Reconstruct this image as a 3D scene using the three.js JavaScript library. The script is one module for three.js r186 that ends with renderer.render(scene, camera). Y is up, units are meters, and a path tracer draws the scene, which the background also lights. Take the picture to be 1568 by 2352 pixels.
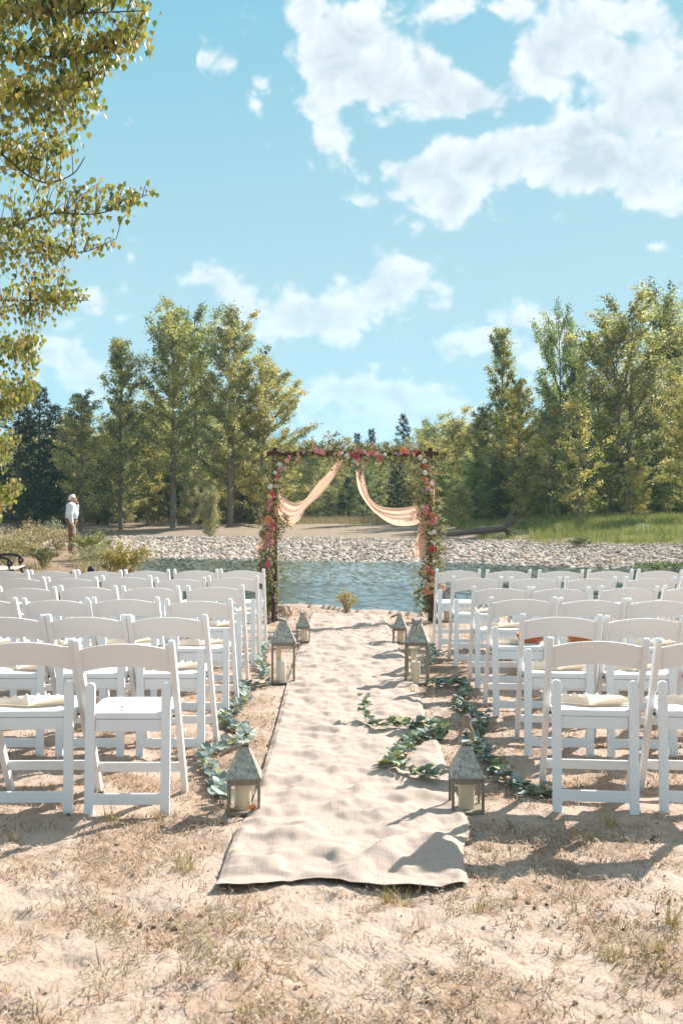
import * as THREE from 'three';
import { mergeGeometries } from 'three/addons/utils/BufferGeometryUtils.js';
import { RoundedBoxGeometry } from 'three/addons/geometries/RoundedBoxGeometry.js';
import { MarchingCubes } from 'three/addons/objects/MarchingCubes.js';
import { createNoise2D, createNoise3D } from 'simplex-noise';

// ---------------------------------------------------------------- camera, sky, sun, exposure
const scene = new THREE.Scene();
const EYE = 1.367, FOCAL = 2286.8;                      // eye height in metres, focal length in pixels of a 1568-wide picture
const camera = new THREE.PerspectiveCamera(54.43, 682 / 1024, 0.1, 9000);
camera.position.set(0, EYE, 0);
camera.lookAt(0, EYE, -10);
camera.focus = 7.5;
camera.userData.fStop = 5.6;

const renderer = new THREE.WebGLRenderer({ antialias: true });
renderer.toneMapping = THREE.LinearToneMapping;
renderer.toneMappingExposure = 2.4;
renderer.shadowMap.enabled = true;
renderer.setSize(682, 1024);

const SUN = new THREE.Vector3(0.575, 0.616, -0.536).normalize();
const sun = new THREE.DirectionalLight(new THREE.Color(1, 0.94, 0.86), 5);
sun.position.copy(SUN).multiplyScalar(120).add(new THREE.Vector3(0, 0, -40));
sun.target.position.set(0, 0, -40);
sun.castShadow = true;
sun.shadow.mapSize.set(4096, 4096);
Object.assign(sun.shadow.camera, { left: -70, right: 70, top: 70, bottom: -70, near: 1, far: 320 });
scene.add(sun, sun.target);

// ---------------------------------------------------------------- random numbers and noise
function mulberry(a) { return () => { a = (a + 0x6d2b79f5) | 0; let t = Math.imul(a ^ (a >>> 15), 1 | a); t = (t + Math.imul(t ^ (t >>> 7), 61 | t)) ^ t; return ((t ^ (t >>> 14)) >>> 0) / 4294967296; }; }
const n2 = createNoise2D(mulberry(11)), n3 = createNoise3D(mulberry(12));
const fbm2 = (x, y, o = 4) => { let s = 0, a = 0.5; for (let i = 0; i < o; i++) { s += a * n2(x, y); x = x * 2.03 + 17.1; y = y * 2.03 - 9.7; a *= 0.5; } return s; };
const fbm3 = (x, y, z, o = 4) => { let s = 0, a = 0.5; for (let i = 0; i < o; i++) { s += a * n3(x, y, z); x = x * 2.07 + 5.1; y = y * 2.07 - 3.7; z = z * 2.07 + 1.3; a *= 0.56; } return s; };
const clamp = (x, a = 0, b = 1) => Math.min(b, Math.max(a, x));
const smooth = (a, b, x) => { const t = clamp((x - a) / (b - a)); return t * t * (3 - 2 * t); };
const mix = (a, b, t) => a + (b - a) * t;
const mix3 = (a, b, t) => [mix(a[0], b[0], t), mix(a[1], b[1], t), mix(a[2], b[2], t)];
const poly = (table, x) => { if (x <= table[0][0]) return table[0][1]; for (let i = 1; i < table.length; i++) if (x <= table[i][0]) { const [a, b] = table[i - 1], [c, d] = table[i]; return b + (d - b) * (x - a) / (c - a); } return table[table.length - 1][1]; };
const V = (x, y, z) => new THREE.Vector3(x, y, z);
const at = (px, py, d) => V((px - 784) / FOCAL * d, EYE - (py - 1176) / FOCAL * d, -d);     // a point on a sight line, d metres away
const onGround = (px, py, h = 0) => at(px, py, FOCAL * (EYE - h) / (py - 1176));            // where a sight line meets level ground

// ---------------------------------------------------------------- the sky: air and clouds
function makeSky() {
  const W = 4096, H = 2048, data = new Float32Array(W * H * 4), q = new Float32Array(W * H);
  // clouds in view: centre and radii, as tangents of the angle right of and above straight ahead
  const inView = [
    [850, 90, 190, 105, 1.1], [760, 190, 75, 110, 1], [765, 330, 55, 55, .8], [800, 375, 25, 25, .5], [960, 200, 130, 65, 1], [1090, 225, 105, 55, .95], [880, 280, 60, 22, .6], [700, 20, 60, 60, .9],
    [1420, 110, 190, 130, 1.2], [1500, 290, 130, 110, 1.2], [1270, 60, 100, 70, .9], [1240, 160, 60, 60, .7], [1130, 10, 110, 30, .8], [1345, 330, 80, 60, 1],
    [985, 385, 110, 65, 1.1], [1120, 370, 130, 65, 1.1], [1040, 470, 90, 45, 1.0], [1035, 520, 25, 20, .6], [1240, 330, 110, 50, 1.05], [1400, 390, 150, 55, 1.1], [1490, 440, 60, 35, .9], [900, 450, 30, 15, .6],
    [590, 195, 38, 22, .8], [535, 150, 40, 20, .55], [625, 335, 26, 26, .7], [585, 243, 16, 11, .6], [655, 310, 18, 14, .5],
    [480, 640, 65, 36, 1], [560, 680, 75, 42, 1], [660, 740, 115, 48, 1.1], [780, 725, 100, 45, 1.05], [880, 670, 70, 50, 1], [940, 640, 75, 42, 1.05], [1030, 700, 42, 14, .65], [700, 695, 22, 22, .6], [580, 612, 22, 12, .5],
    [225, 695, 60, 38, 1.05], [160, 820, 85, 42, 1.1], [195, 870, 60, 45, 1], [90, 800, 50, 40, .8], [300, 590, 20, 26, .65],
    [1110, 785, 75, 28, 1], [1195, 735, 75, 32, 1], [1225, 835, 45, 45, .85], [1300, 760, 60, 40, .8],
    [760, 895, 110, 32, .95], [880, 900, 120, 36, 1], [1010, 905, 100, 30, .9], [720, 985, 90, 34, .95], [860, 965, 150, 32, 1], [1060, 960, 120, 40, .95], [1000, 1020, 300, 30, .7],
    [1085, 95, 50, 65, -1.3], [1150, 150, 34, 60, -.9], [850, 120, 26, 16, -.6], [905, 335, 90, 26, -.9], [1050, 292, 110, 15, -.8], [1225, 245, 62, 36, -1.0], [640, 60, 40, 80, -.8], [1130, 460, 60, 26, -.3],
    [1550, 490, 32, 22, .8], [1500, 568, 32, 12, .65], [962, 776, 14, 8, .5], [290, 285, 26, 10, .45], [215, 255, 28, 16, .6],
  ];
  const put = (az, el, ra, re, w) => {          // one soft cloud body, in radians
    const c = Math.cos(el), j0 = Math.max(H / 2, Math.floor(((el - 2.4 * re) / Math.PI + .5) * H)), j1 = Math.min(H - 1, Math.ceil(((el + 2.4 * re) / Math.PI + .5) * H));
    const ri = 2.4 * ra / c, i0 = Math.floor((az - ri) / (2 * Math.PI) * W), i1 = Math.ceil((az + ri) / (2 * Math.PI) * W);
    if (i1 - i0 >= W) return;
    for (let j = j0; j <= j1; j++) { const dy = (((j + .5) / H - .5) * Math.PI - el) / re; for (let i = i0; i <= i1; i++) { const dx = ((i + .5) / W * 2 * Math.PI - az) * c / ra, r = dx * dx + dy * dy; if (r < 5.8) q[j * W + ((i % W) + W) % W] += w * Math.exp(-r); } }
  };
  const AZ0 = Math.PI / 2;                       // where straight ahead lies in the picture
  for (const [px, py, rx, ry, w] of inView) { const X = (px - 784) / FOCAL, Y = (1176 - py) / FOCAL; put(AZ0 + Math.atan(X), Math.atan(Y / Math.hypot(1, X)), rx / FOCAL * .92, ry / FOCAL * .92, w); }
  const r = mulberry(77);                        // the rest of the sky carries the same kind of clouds
  for (let k = 0; k < 210; k++) {
    const az = r() * 2 * Math.PI, el = Math.asin(.05 + .95 * r() ** 1.2), ra = (.035 + .07 * r()), re = ra * (.35 + .35 * r()), far = Math.abs(((az - AZ0 + 3 * Math.PI) % (2 * Math.PI)) - Math.PI);
    if (far < .46 && el < .62) continue;
    for (let m = 0; m < 3; m++) put(az + (r() - .5) * ra * 2.4, el + (r() - .5) * re * 1.2, ra, re, .8 + .4 * r());
  }
  const low = [.270, .328, .352], middle = [.190, .284, .324], high = [.075, .220, .293], zenith = [.028, .115, .21];
  for (let j = 0; j < H; j++) {
    const el = ((j + .5) / H - .5) * Math.PI, ce = Math.cos(el), se = Math.sin(el);
    for (let i = 0; i < W; i++) {
      const o = (j * W + i) * 4; data[o + 3] = 1;
      if (el < 0) { data[o] = .20; data[o + 1] = .18; data[o + 2] = .15; continue; }
      const a = ((i + .5) / W - .5) * 2 * Math.PI, x = Math.cos(a) * ce, z = Math.sin(a) * ce, e = el * 180 / Math.PI;
      let c = e < 14 ? mix3(low, middle, e / 14) : e < 28 ? mix3(middle, high, (e - 14) / 14) : mix3(high, zenith, clamp((e - 28) / 50));
      const near = Math.max(0, x * SUN.x + se * SUN.y + z * SUN.z), glow = .30 * near ** 4 + .5 * near ** 40;
      c = mix3(c, [.37, .405, .42], clamp(glow));
      const body = q[j * W + i];
      if (body > .02) {
        const s = 1 / (se + .12), k = 7.5;
        const wx = .008 * n3(x * 21, se * 26, z * 21), puff = (X, Y, Z) => { let t = 0, a = .5, f = 12; for (let m = 0; m < 6; m++) { t += a * (2.2 * Math.abs(n3((X + wx) * f + m * 3, (Y + wx) * f * 1.2, Z * f)) - .75); f *= 2.1; a *= .60; } return t; };
        const n = puff(x, se, z), edge = Math.min(body, 1.15) + n * .50 + .62 * fbm3(x * 17, se * 22, z * 17, 6) + .20 * n3(x * 6, se * 9, z * 6 + 4) - .46, cover = smooth(-.10, .50, edge);
        if (cover > 0) {
          const n1 = puff(x + SUN.x * .016, se + SUN.y * .016, z + SUN.z * .016), lit = clamp(.84 + (n - n1) * .42 - .8 * clamp(body - .85) * smooth(.15, .9, edge));
          const cloud = mix3([.285, .310, .342], [.455, .455, .455], lit);
          c = mix3(c, cloud, cover ** .9 * .98);
        }
      }
      data[o] = c[0]; data[o + 1] = c[1]; data[o + 2] = c[2];
    }
  }
  const t = new THREE.DataTexture(data, W, H, THREE.RGBAFormat, THREE.FloatType);
  t.mapping = THREE.EquirectangularReflectionMapping; t.magFilter = THREE.LinearFilter; t.needsUpdate = true;
  return t;
}
const sky = makeSky();
scene.background = sky;
scene.environment = sky;

// ---------------------------------------------------------------- helpers for things and parts
const taken = new Map();
const numbered = (name) => { const k = taken.get(name) ?? 0; taken.set(name, k + 1); return k ? name + '_' + String(k).padStart(3, '0') : name; };
function tag(o, label, category, group, kind) { if (label) o.userData.label = label; if (category) o.userData.category = category; if (group) o.userData.group = group; if (kind) o.userData.kind = kind; return o; }
function thing(name, label, category, position = V(0, 0, 0), turn = 0, group) { const o = new THREE.Group(); o.name = numbered(name); o.position.copy(position); o.rotation.y = turn; scene.add(o); return tag(o, label, category, group); }
function part(name, geometry, material, parent) { const m = new THREE.Mesh(Array.isArray(geometry) ? join(geometry) : geometry, material); m.name = name; m.castShadow = m.receiveShadow = true; parent.add(m); return m; }
function solo(name, geometry, material, label, category, group, kind) { const m = part(numbered(name), geometry, material, scene); return tag(m, label, category, group, kind); }
function copyOf(o, label, position, turn, group) { const c = o.clone(); c.name = numbered(o.name.replace(/_\d{3}$/, '')); c.userData = { ...o.userData }; if (label) c.userData.label = label; if (group) c.userData.group = group; c.position.copy(position); c.rotation.y = turn; scene.add(c); return c; }
function join(list) {
  list = list.map((g) => (g.index ? g.toNonIndexed() : g));
  const keep = ['position', 'normal', 'uv'], tinted = list.every((g) => g.attributes.color);
  for (const g of list) { for (const k of Object.keys(g.attributes)) if (!keep.includes(k) && !(tinted && k === 'color')) g.deleteAttribute(k); if (!g.attributes.uv) g.setAttribute('uv', new THREE.BufferAttribute(new Float32Array(g.attributes.position.count * 2), 2)); if (!g.attributes.normal) g.computeVertexNormals(); }
  return mergeGeometries(list);
}
const box = (w, h, d, x = 0, y = 0, z = 0, bevel = 0.003) => new RoundedBoxGeometry(w, h, d, 1, Math.min(bevel, w / 2.2, h / 2.2, d / 2.2)).translate(x, y, z);
const tube = (points, r, seg = 12, sides = 6, closed = false) => new THREE.TubeGeometry(new THREE.CatmullRomCurve3(points, closed), seg, r, sides, closed);
function taperTube(points, radii, seg = 10, sides = 6, out = null) {          // a tube whose radius changes along it
  const curve = new THREE.CatmullRomCurve3(points), pos = [], nor = [], uv = [], idx = [], up = V(0.31, 0.2, 0.93), N = points.length - 1;
  let run = 0, prev = null;
  for (let i = 0; i <= seg; i++) {
    const t = i / seg, p = curve.getPoint(t), T = curve.getTangent(t), k = Math.min(N - 1e-6, t * N), a = Math.floor(k), r = mix(radii[a], radii[a + 1], k - a);
    const A = V().crossVectors(T, Math.abs(T.y) > .9 ? V(1, 0, 0) : up).normalize(), B = V().crossVectors(T, A);
    if (prev) run += p.distanceTo(prev); prev = p;
    for (let s = 0; s <= sides; s++) { const f = s / sides * Math.PI * 2, n = A.clone().multiplyScalar(Math.cos(f)).addScaledVector(B, Math.sin(f)); pos.push(p.x + n.x * r, p.y + n.y * r, p.z + n.z * r); nor.push(n.x, n.y, n.z); uv.push(s / sides, run * 1.2); }
  }
  for (let i = 0; i < seg; i++) for (let s = 0; s < sides; s++) { const a = i * (sides + 1) + s, b = a + sides + 1; idx.push(a, a + 1, b, a + 1, b + 1, b); }
  const g = new THREE.BufferGeometry();
  g.setAttribute('position', new THREE.Float32BufferAttribute(pos, 3)); g.setAttribute('normal', new THREE.Float32BufferAttribute(nor, 3)); g.setAttribute('uv', new THREE.Float32BufferAttribute(uv, 2)); g.setIndex(idx);
  return g;
}
function sheet(nu, nv, f, opts = {}) {                                         // a grid surface; f(u, v) gives a Vector3; thickness makes it closed
  const pos = [], uv = [], idx = [];
  for (let j = 0; j <= nv; j++) for (let i = 0; i <= nu; i++) { const p = f(i / nu, j / nv); pos.push(p.x, p.y, p.z); const t = opts.uv ? opts.uv(i / nu, j / nv, p) : [i / nu, j / nv]; uv.push(t[0], t[1]); }
  for (let j = 0; j < nv; j++) for (let i = 0; i < nu; i++) { const a = j * (nu + 1) + i, b = a + nu + 1; idx.push(a, a + 1, b, a + 1, b + 1, b); }
  const g = new THREE.BufferGeometry();
  g.setAttribute('position', new THREE.Float32BufferAttribute(pos, 3)); g.setAttribute('uv', new THREE.Float32BufferAttribute(uv, 2)); g.setIndex(idx); g.computeVertexNormals();
  return g;
}
function closedSheet(nu, nv, front, back) { return join([sheet(nu, nv, front), sheet(nu, nv, (u, v) => back(1 - u, v)), sheet(1, nv, (u, v) => (u ? front(0, v) : back(0, v))), sheet(1, nv, (u, v) => (u ? back(1, v) : front(1, v))), sheet(nu, 1, (u, v) => (v ? front(u, 0) : back(u, 0))), sheet(nu, 1, (u, v) => (v ? back(u, 1) : front(u, 1)))]); }
function instanced(name, geometry, material, spots, parent = scene) {          // spots: [position, quaternion or euler, scale vector or number, colour]
  const m = new THREE.InstancedMesh(geometry, material, spots.length), M = new THREE.Matrix4(), q = new THREE.Quaternion(), s = V();
  spots.forEach(([p, r, k, c], i) => { r.isEuler ? q.setFromEuler(r) : q.copy(r); k.isVector3 ? s.copy(k) : s.setScalar(k); m.setMatrixAt(i, M.compose(p, q, s)); if (c) m.setColorAt(i, c); });
  m.name = parent === scene ? numbered(name) : name; m.castShadow = m.receiveShadow = true; m.userData.kind = 'stuff'; parent.add(m); return m;
}
const rgb = (r, g, b) => new THREE.Color().setRGB(r, g, b);
const E = (x, y, z, o = 'YXZ') => new THREE.Euler(x, y, z, o);

// ---------------------------------------------------------------- textures
function texture(size, f, repeat = 1, srgb = false) {
  const d = new Uint8Array(size * size * 4);
  for (let j = 0; j < size; j++) for (let i = 0; i < size; i++) { const c = f(i / size, j / size, i, j), o = (j * size + i) * 4, a = typeof c === 'number' ? [c, c, c] : c; d[o] = clamp(a[0]) * 255; d[o + 1] = clamp(a[1]) * 255; d[o + 2] = clamp(a[2]) * 255; d[o + 3] = 255; }
  const t = new THREE.DataTexture(d, size, size); t.wrapS = t.wrapT = THREE.RepeatWrapping; t.magFilter = THREE.LinearFilter; t.minFilter = THREE.LinearMipmapLinearFilter; t.repeat.set(repeat, repeat); if (srgb) t.colorSpace = THREE.SRGBColorSpace; t.needsUpdate = true; return t;
}
const ring = (u, v, k, z = 0) => [Math.cos(u * 6.2832) * k, Math.sin(u * 6.2832) * k, Math.cos(v * 6.2832) * k + z, Math.sin(v * 6.2832) * k];
const tile = (u, v, k, z = 0, o = 3) => { let s = 0, a = .5; for (let i = 0; i < o; i++) { const [p, q, r, t] = ring(u, v, k * .159 * 2 ** i, 0); s += a * .5 * (n3(p + z, q, r + 3.1 * i) + n3(p - 7, t + z, q + r * .7)); a *= .55; } return s; };   // noise that repeats without a seam
const sandGrain = texture(1024, (u, v) => { const a = tile(u, v, 5, 1, 4), b = tile(u, v, 90, 5, 2), c = n2(u * 700, v * 700); const s = .86 + .22 * a + .22 * b + .07 * c; return [s, s * .995, s * .985]; });
const sandRelief = texture(1024, (u, v) => .5 + .35 * tile(u, v, 14, 2, 4) + .32 * tile(u, v, 60, 8, 3) + .1 * n2(u * 600, v * 600));
const weave = texture(1024, (u, v) => {                                        // burlap: 64 x 64 crossing yarns
  const N = 64, x = u * N, y = v * N, wx = .18 * tile(u, v, 9, 3, 2), i = Math.floor(x + wx), j = Math.floor(y - wx), fx = (x + wx) - i - .5, fy = (y - wx) - j - .5;
  const ti = .85 + .3 * Math.sin(i * 12.99) * Math.sin(i * 4.1), tj = .85 + .3 * Math.sin(j * 7.77 + 1) * Math.sin(j * 3.3), warp = Math.max(0, 1 - (fx * 2 / ti) ** 2), weft = Math.max(0, 1 - (fy * 2 / tj) ** 2), over = (i + j) & 1;
  const h = over ? Math.max(warp * (.75 + .25 * Math.cos(fy * 3.14)), weft * .55) : Math.max(weft * (.75 + .25 * Math.cos(fx * 3.14)), warp * .55), s = .52 + .42 * h + .05 * tile(u, v, 200, 2, 1) + .025 * Math.sin(i * 5.31) * Math.sin(i * 1.7) + .025 * Math.sin(j * 4.37) * Math.sin(j * 2.3);
  return [s, s * .985, s * .96];
});
const galvanised = texture(512, (u, v) => { const a = tile(u, v, 7, 4, 3), b = tile(u, v, 13, 9, 2), k = Math.round((a * 1.5 + b + .5) * 5) / 5, w = smooth(.25, .55, tile(u, v, 5, 21, 4)); return mix3([.215 + .20 * k, .215 + .195 * k, .19 + .17 * k], [.27, .20, .12], w * .55); });
const rust = texture(512, (u, v) => { const a = .5 + tile(u, v, 9, 4, 4), b = .5 + tile(u, v, 30, 7, 3); return mix3([.13, .095, .06], [.33, .29, .23], clamp(a * .7 + b * .5 - .1)); });
const barkTone = texture(512, (u, v) => { const a = .5 + tile(u, v, 10, 5, 3), f = .5 + .5 * n2(u * 60 % 60, v * 9); return [.55 + .35 * a + .2 * (f - .5), .53 + .34 * a + .2 * (f - .5), .5 + .32 * a + .2 * (f - .5)]; });
const timberTone = texture(512, (u, v) => { const f = n2(u * 46, v * 3) * .5 + n2(u * 130, v * 7) * .3, s = .82 + .25 * f; return [s, s * .96, s * .93]; });
const scuffed = texture(512, (u, v) => { const a = smooth(.42, .6, tile(u, v, 16, 3, 4)), s = 1 - .07 * a + .03 * tile(u, v, 4, 9, 2); return [s, s * .997, s * .99]; });
const ripple = texture(512, (u, v) => .5 + .45 * tile(u, v, 16, 5, 4));
const clothGrain = texture(256, (u, v, i, j) => .9 + .06 * Math.sin(i * Math.PI / 2) * Math.sin(j * Math.PI / 2) + .05 * tile(u, v, 12, 3, 2));

// ---------------------------------------------------------------- materials
const M = {};
const std = (o) => new THREE.MeshStandardMaterial(o), phys = (o) => new THREE.MeshPhysicalMaterial(o);
M.ground = std({ vertexColors: true, map: sandGrain, bumpMap: sandRelief, bumpScale: 0.012, roughness: 1 });
M.water = phys({ color: rgb(.66, .80, .84), transmission: 1, thickness: 0, ior: 1.33, roughness: .06, bumpMap: ripple, bumpScale: .012, side: THREE.DoubleSide });
M.hill = std({ color: rgb(.07, .11, .10), roughness: 1 });
M.resin = phys({ color: rgb(.75, .757, .77), map: scuffed, roughness: .42 });
M.paper = phys({ color: rgb(.70, .59, .475), roughness: 1, transmission: .2, side: THREE.DoubleSide });
M.stick = std({ color: rgb(.55, .42, .28), roughness: .8 });
M.wicker = std({ color: rgb(.42, .15, .045), roughness: .6 });
M.burlap = phys({ color: rgb(.59, .465, .395), map: weave, bumpMap: weave, bumpScale: .003, roughness: 1, side: THREE.DoubleSide });
M.zinc = std({ map: galvanised, roughness: .55, metalness: .15, bumpMap: galvanised, bumpScale: .0004 });
M.iron = std({ map: rust, roughness: .7, metalness: .2 });
M.pane = phys({ color: rgb(.97, .985, .98), transmission: 1, thickness: 0, roughness: .02, ior: 1.45, side: THREE.DoubleSide });
M.wax = phys({ color: rgb(.72, .60, .43), roughness: .6, transmission: .12, sheen: .2 });
M.waxPale = phys({ color: rgb(.74, .69, .60), roughness: .6, transmission: .12 });
M.wick = std({ color: rgb(.04, .03, .03), roughness: 1 });
M.rope = std({ color: rgb(.34, .275, .21), map: clothGrain, roughness: 1 });
M.timber = std({ color: rgb(.085, .03, .021), map: timberTone, roughness: .75 });
M.bolt = std({ color: rgb(.03, .03, .03), roughness: .5, metalness: .8 });
M.chiffon = phys({ color: rgb(.86, .57, .42), map: clothGrain, roughness: 1, transmission: .55, thickness: 0, side: THREE.DoubleSide });
M.bark = std({ color: rgb(.20, .165, .135), map: barkTone, bumpMap: barkTone, bumpScale: .03, roughness: 1 });
M.paleBark = std({ color: rgb(.30, .255, .205), map: barkTone, bumpMap: barkTone, bumpScale: .02, roughness: 1 });
const leafy = (r, g, b) => phys({ color: rgb(r, g, b), vertexColors: true, roughness: .96, transmission: .44, thickness: 0, clearcoat: .35, clearcoatRoughness: .4, side: THREE.DoubleSide });
M.leaf = leafy(1, 1, 1); M.leafGold = leafy(1.22, 1.08, .95); M.leafCoolShaded = leafy(.80, .95, 1.0); M.leafOlive = leafy(1.05, 1.0, 1.08); M.needle = phys({ color: rgb(1, 1, 1), vertexColors: true, roughness: .9, side: THREE.DoubleSide });  // cool tint: darker copy of the leaf colour, with shade painted in
M.straw = phys({ color: rgb(1, 1, 1), roughness: .9, side: THREE.DoubleSide });
M.grass = phys({ color: rgb(1, 1, 1), vertexColors: true, roughness: .95, transmission: .35, thickness: 0, side: THREE.DoubleSide });
M.stone = std({ color: rgb(1, 1, 1), vertexColors: true, roughness: .95, bumpMap: sandRelief, bumpScale: .03 });
M.castIron = std({ color: rgb(.018, .018, .02), roughness: .45, metalness: .5 });
M.whiteWood = std({ color: rgb(.5, .46, .42), map: timberTone, roughness: .7 });

// ---------------------------------------------------------------- the lie of the land
const WATER = -0.55;
const nearEdge = (x) => poly([[-60, 75], [-20, 58], [-12, 45], [-7.6, 32], [-4.9, 23.5], [-3.7, 17.5], [-2.6, 14.9], [0, 14.15], [1.6, 13.9], [4, 14.2], [9, 15.5], [30, 19], [200, 40]], x) + .25 * n2(x * .9, 3) + .5 * n2(x * .25, 8);
const farEdge = (x) => poly([[-200, 70], [-40, 52], [-13, 45.5], [-6, 42.5], [0, 40.2], [4, 39.5], [8, 36.5], [12, 33], [30, 26.5], [200, 10]], x) + .35 * n2(x * .5, 31);
function lie(x, z) {
  const d = -z, a = nearEdge(x) - d, b = d - farEdge(x);
  let near = a > 0 ? 0 : -1.25 * smooth(0, 1.7, -a) - .25 * smooth(1, 6, -a);
  if (a > 0) near += .12 * smooth(18, 32, d) * smooth(-2, -7, x) + .10 * fbm2(x * .35 + 5, z * .35, 3) * smooth(12, 20, d + Math.max(0, Math.abs(x) - 4) * 2) - .05 * smooth(1.2, 0, a);
  let far = b > 0 ? WATER + .044 * Math.min(b, 24) + .15 * smooth(24, 60, b) + 2.5 * smooth(60, 260, b) : WATER - .055 * Math.min(-b, 18) * (1 + .0 * b);
  if (b > 0) far += .10 * fbm2(x * .16, z * .16, 3) * smooth(0, 8, b) + .30 * smooth(12, 24, b + .4 * (x - 12)) * smooth(8, 16, x) ;
  return Math.max(near, Math.max(far, -1.5), far);
}
const small = (x, z) => { const d = Math.hypot(x, z); if (d > 26) return 0; const f = smooth(26, 14, d); return f * (.011 * fbm2(x * 2.2, z * 2.2, 2) + .010 * fbm2(x * 6, z * 6, 3) + .006 * Math.max(0, n2(x * 11, z * 11)) - .012 * smooth(.52, .75, n2(x * 3.1 + 40, z * 4.2))); };
const ground = (x, z) => lie(x, z) + (nearEdge(x) + z > -.6 ? small(x, z) : 0);

(function buildGround() {
  const xs = [0], zs = [];
  for (let x = 0, s = .023; x < 620;) { x += s; if (x > 2.3) s *= 1.045; xs.push(x); }
  const X = [...xs.slice(1).reverse().map((x) => -x), ...xs];
  for (const z of [14, 9, 6, 4, 2.5, 1.4, .6, 0, -.5, -.9, -1.3, -1.6, -1.9, -2.1]) zs.push(z);
  for (let d = 2.25; d < 760;) { zs.push(-d); d += d < 16 ? .0078 * d : d < 60 ? .0105 * d : .04 * d; }
  const W = X.length, H = zs.length, pos = new Float32Array(W * H * 3), col = new Float32Array(W * H * 3), uv = new Float32Array(W * H * 2), idx = new Uint32Array((W - 1) * (H - 1) * 6);
  for (let j = 0; j < H; j++) for (let i = 0; i < W; i++) {
    const x = X[i], z = zs[j], d = -z, k = j * W + i, y = ground(x, z);
    pos.set([x, y, z], k * 3); uv.set([x / 1.7, z / 1.7], k * 2);
    const a = nearEdge(x) - d, b = d - farEdge(x), n = fbm2(x * 1.3, z * 1.3, 4), f = fbm2(x * 7, z * 7, 3);
    let c = mix3([.485, .36, .285], [.375, .258, .185], smooth(-.15, .35, n + .35 * f));           // pale sand, browner where straw and soil lie in it
    c = mix3(c, [.19, .135, .10], smooth(.42, .66, f + .3 * n2(x * 19, z * 19)) * .7);            // dark crumbs of soil
    if (a > 0) c = mix3(c, [.25, .15, .085], smooth(13.5, 18, d) * .8);                             // dry reddish turf on the left bank
    
    if (a < -1.2 || b > -30 && a < -.8) { c = mix3([.06, .06, .05], [.11, .10, .08], clamp(.5 + f)); }   // the bed: brown gravel
    if (b > 0) { const g = .5 + f; c = mix3([.18, .15, .13], [.25, .215, .19], clamp(g)); c = mix3(c, [.30, .215, .145], smooth(8, 15, b + 4 * n)); c = mix3(c, [.13, .10, .055], smooth(38, 50, b + 10 * n)); }
    if (b > 0) c = mix3(c, [.13, .145, .045], smooth(10, 18, b + .35 * (x - 12) + 3 * n) * smooth(7, 15, x + 2 * n) * smooth(60, 40, b));
    col.set(c, k * 3);
  }
  let o = 0;
  for (let j = 0; j < H - 1; j++) for (let i = 0; i < W - 1; i++) { const a = j * W + i, b = a + W; idx[o++] = a; idx[o++] = a + 1; idx[o++] = b; idx[o++] = a + 1; idx[o++] = b + 1; idx[o++] = b; }
  const g = new THREE.BufferGeometry();
  g.setAttribute('position', new THREE.BufferAttribute(pos, 3)); g.setAttribute('color', new THREE.BufferAttribute(col, 3)); g.setAttribute('uv', new THREE.BufferAttribute(uv, 2)); g.setIndex(new THREE.BufferAttribute(idx, 1)); g.computeVertexNormals();
  solo('ground', g, M.ground, 'sandy river bank with dry trampled grass, gravel bar and forest floor beyond', 'ground', null, 'structure');
})();

(function buildWater() {
  const zs = []; for (let d = 13; d < 60;) { zs.push(-d); d += .0075 * d; }
  const H = zs.length - 1, W = 420;
  const g = sheet(W, H, (u, v) => {
    const s = (u - .5) * 2, x = 26 * s * (1 + 2.2 * Math.abs(s) ** 3), z = zs[Math.round(v * H)], fade = smooth(-.2, 3, -z - farEdge(x) < 0 ? farEdge(x) + z : 0);
    const flow = x + .25 * z, y = .030 * fbm2(flow * .55, z * 1.1, 2) + .028 * fbm2(flow * 1.6, z * 2.6 + 9, 3) + .016 * (1 - 2 * Math.abs(n2(flow * 3.1, z * 4.4)));
    return V(x, WATER + y * (.25 + .75 * fade), z);
  }, { uv: (u, v, p) => [p.x / 1.3, p.z / .9] });
  solo('water', g, M.water, 'rippling blue river flowing past behind the wedding arch', 'river', null, 'structure');
})();

(function buildHills() {
  const ridge = (x) => 70 + 140 * Math.exp(-(((x + 150) / 80) ** 2)) + 112 * Math.exp(-(((x - 95) / 120) ** 2)) + 110 * Math.exp(-(((x + 700) / 420) ** 2)) + 110 * Math.exp(-(((x - 900) / 500) ** 2)) + 10 * fbm2(x * .012, 4, 3);
  const g = sheet(160, 14, (u, v) => { const x = (u - .5) * 4200, t = Math.sin(v * Math.PI / 2); return V(x, ridge(x) * t - 6 + 10 * fbm2(x * .01, v * 6, 3) * v, -1900 - 900 * v); });
  solo('hill', g, M.hill, 'blue forested hills far beyond the trees', 'hill', null, 'structure');
})();

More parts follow.
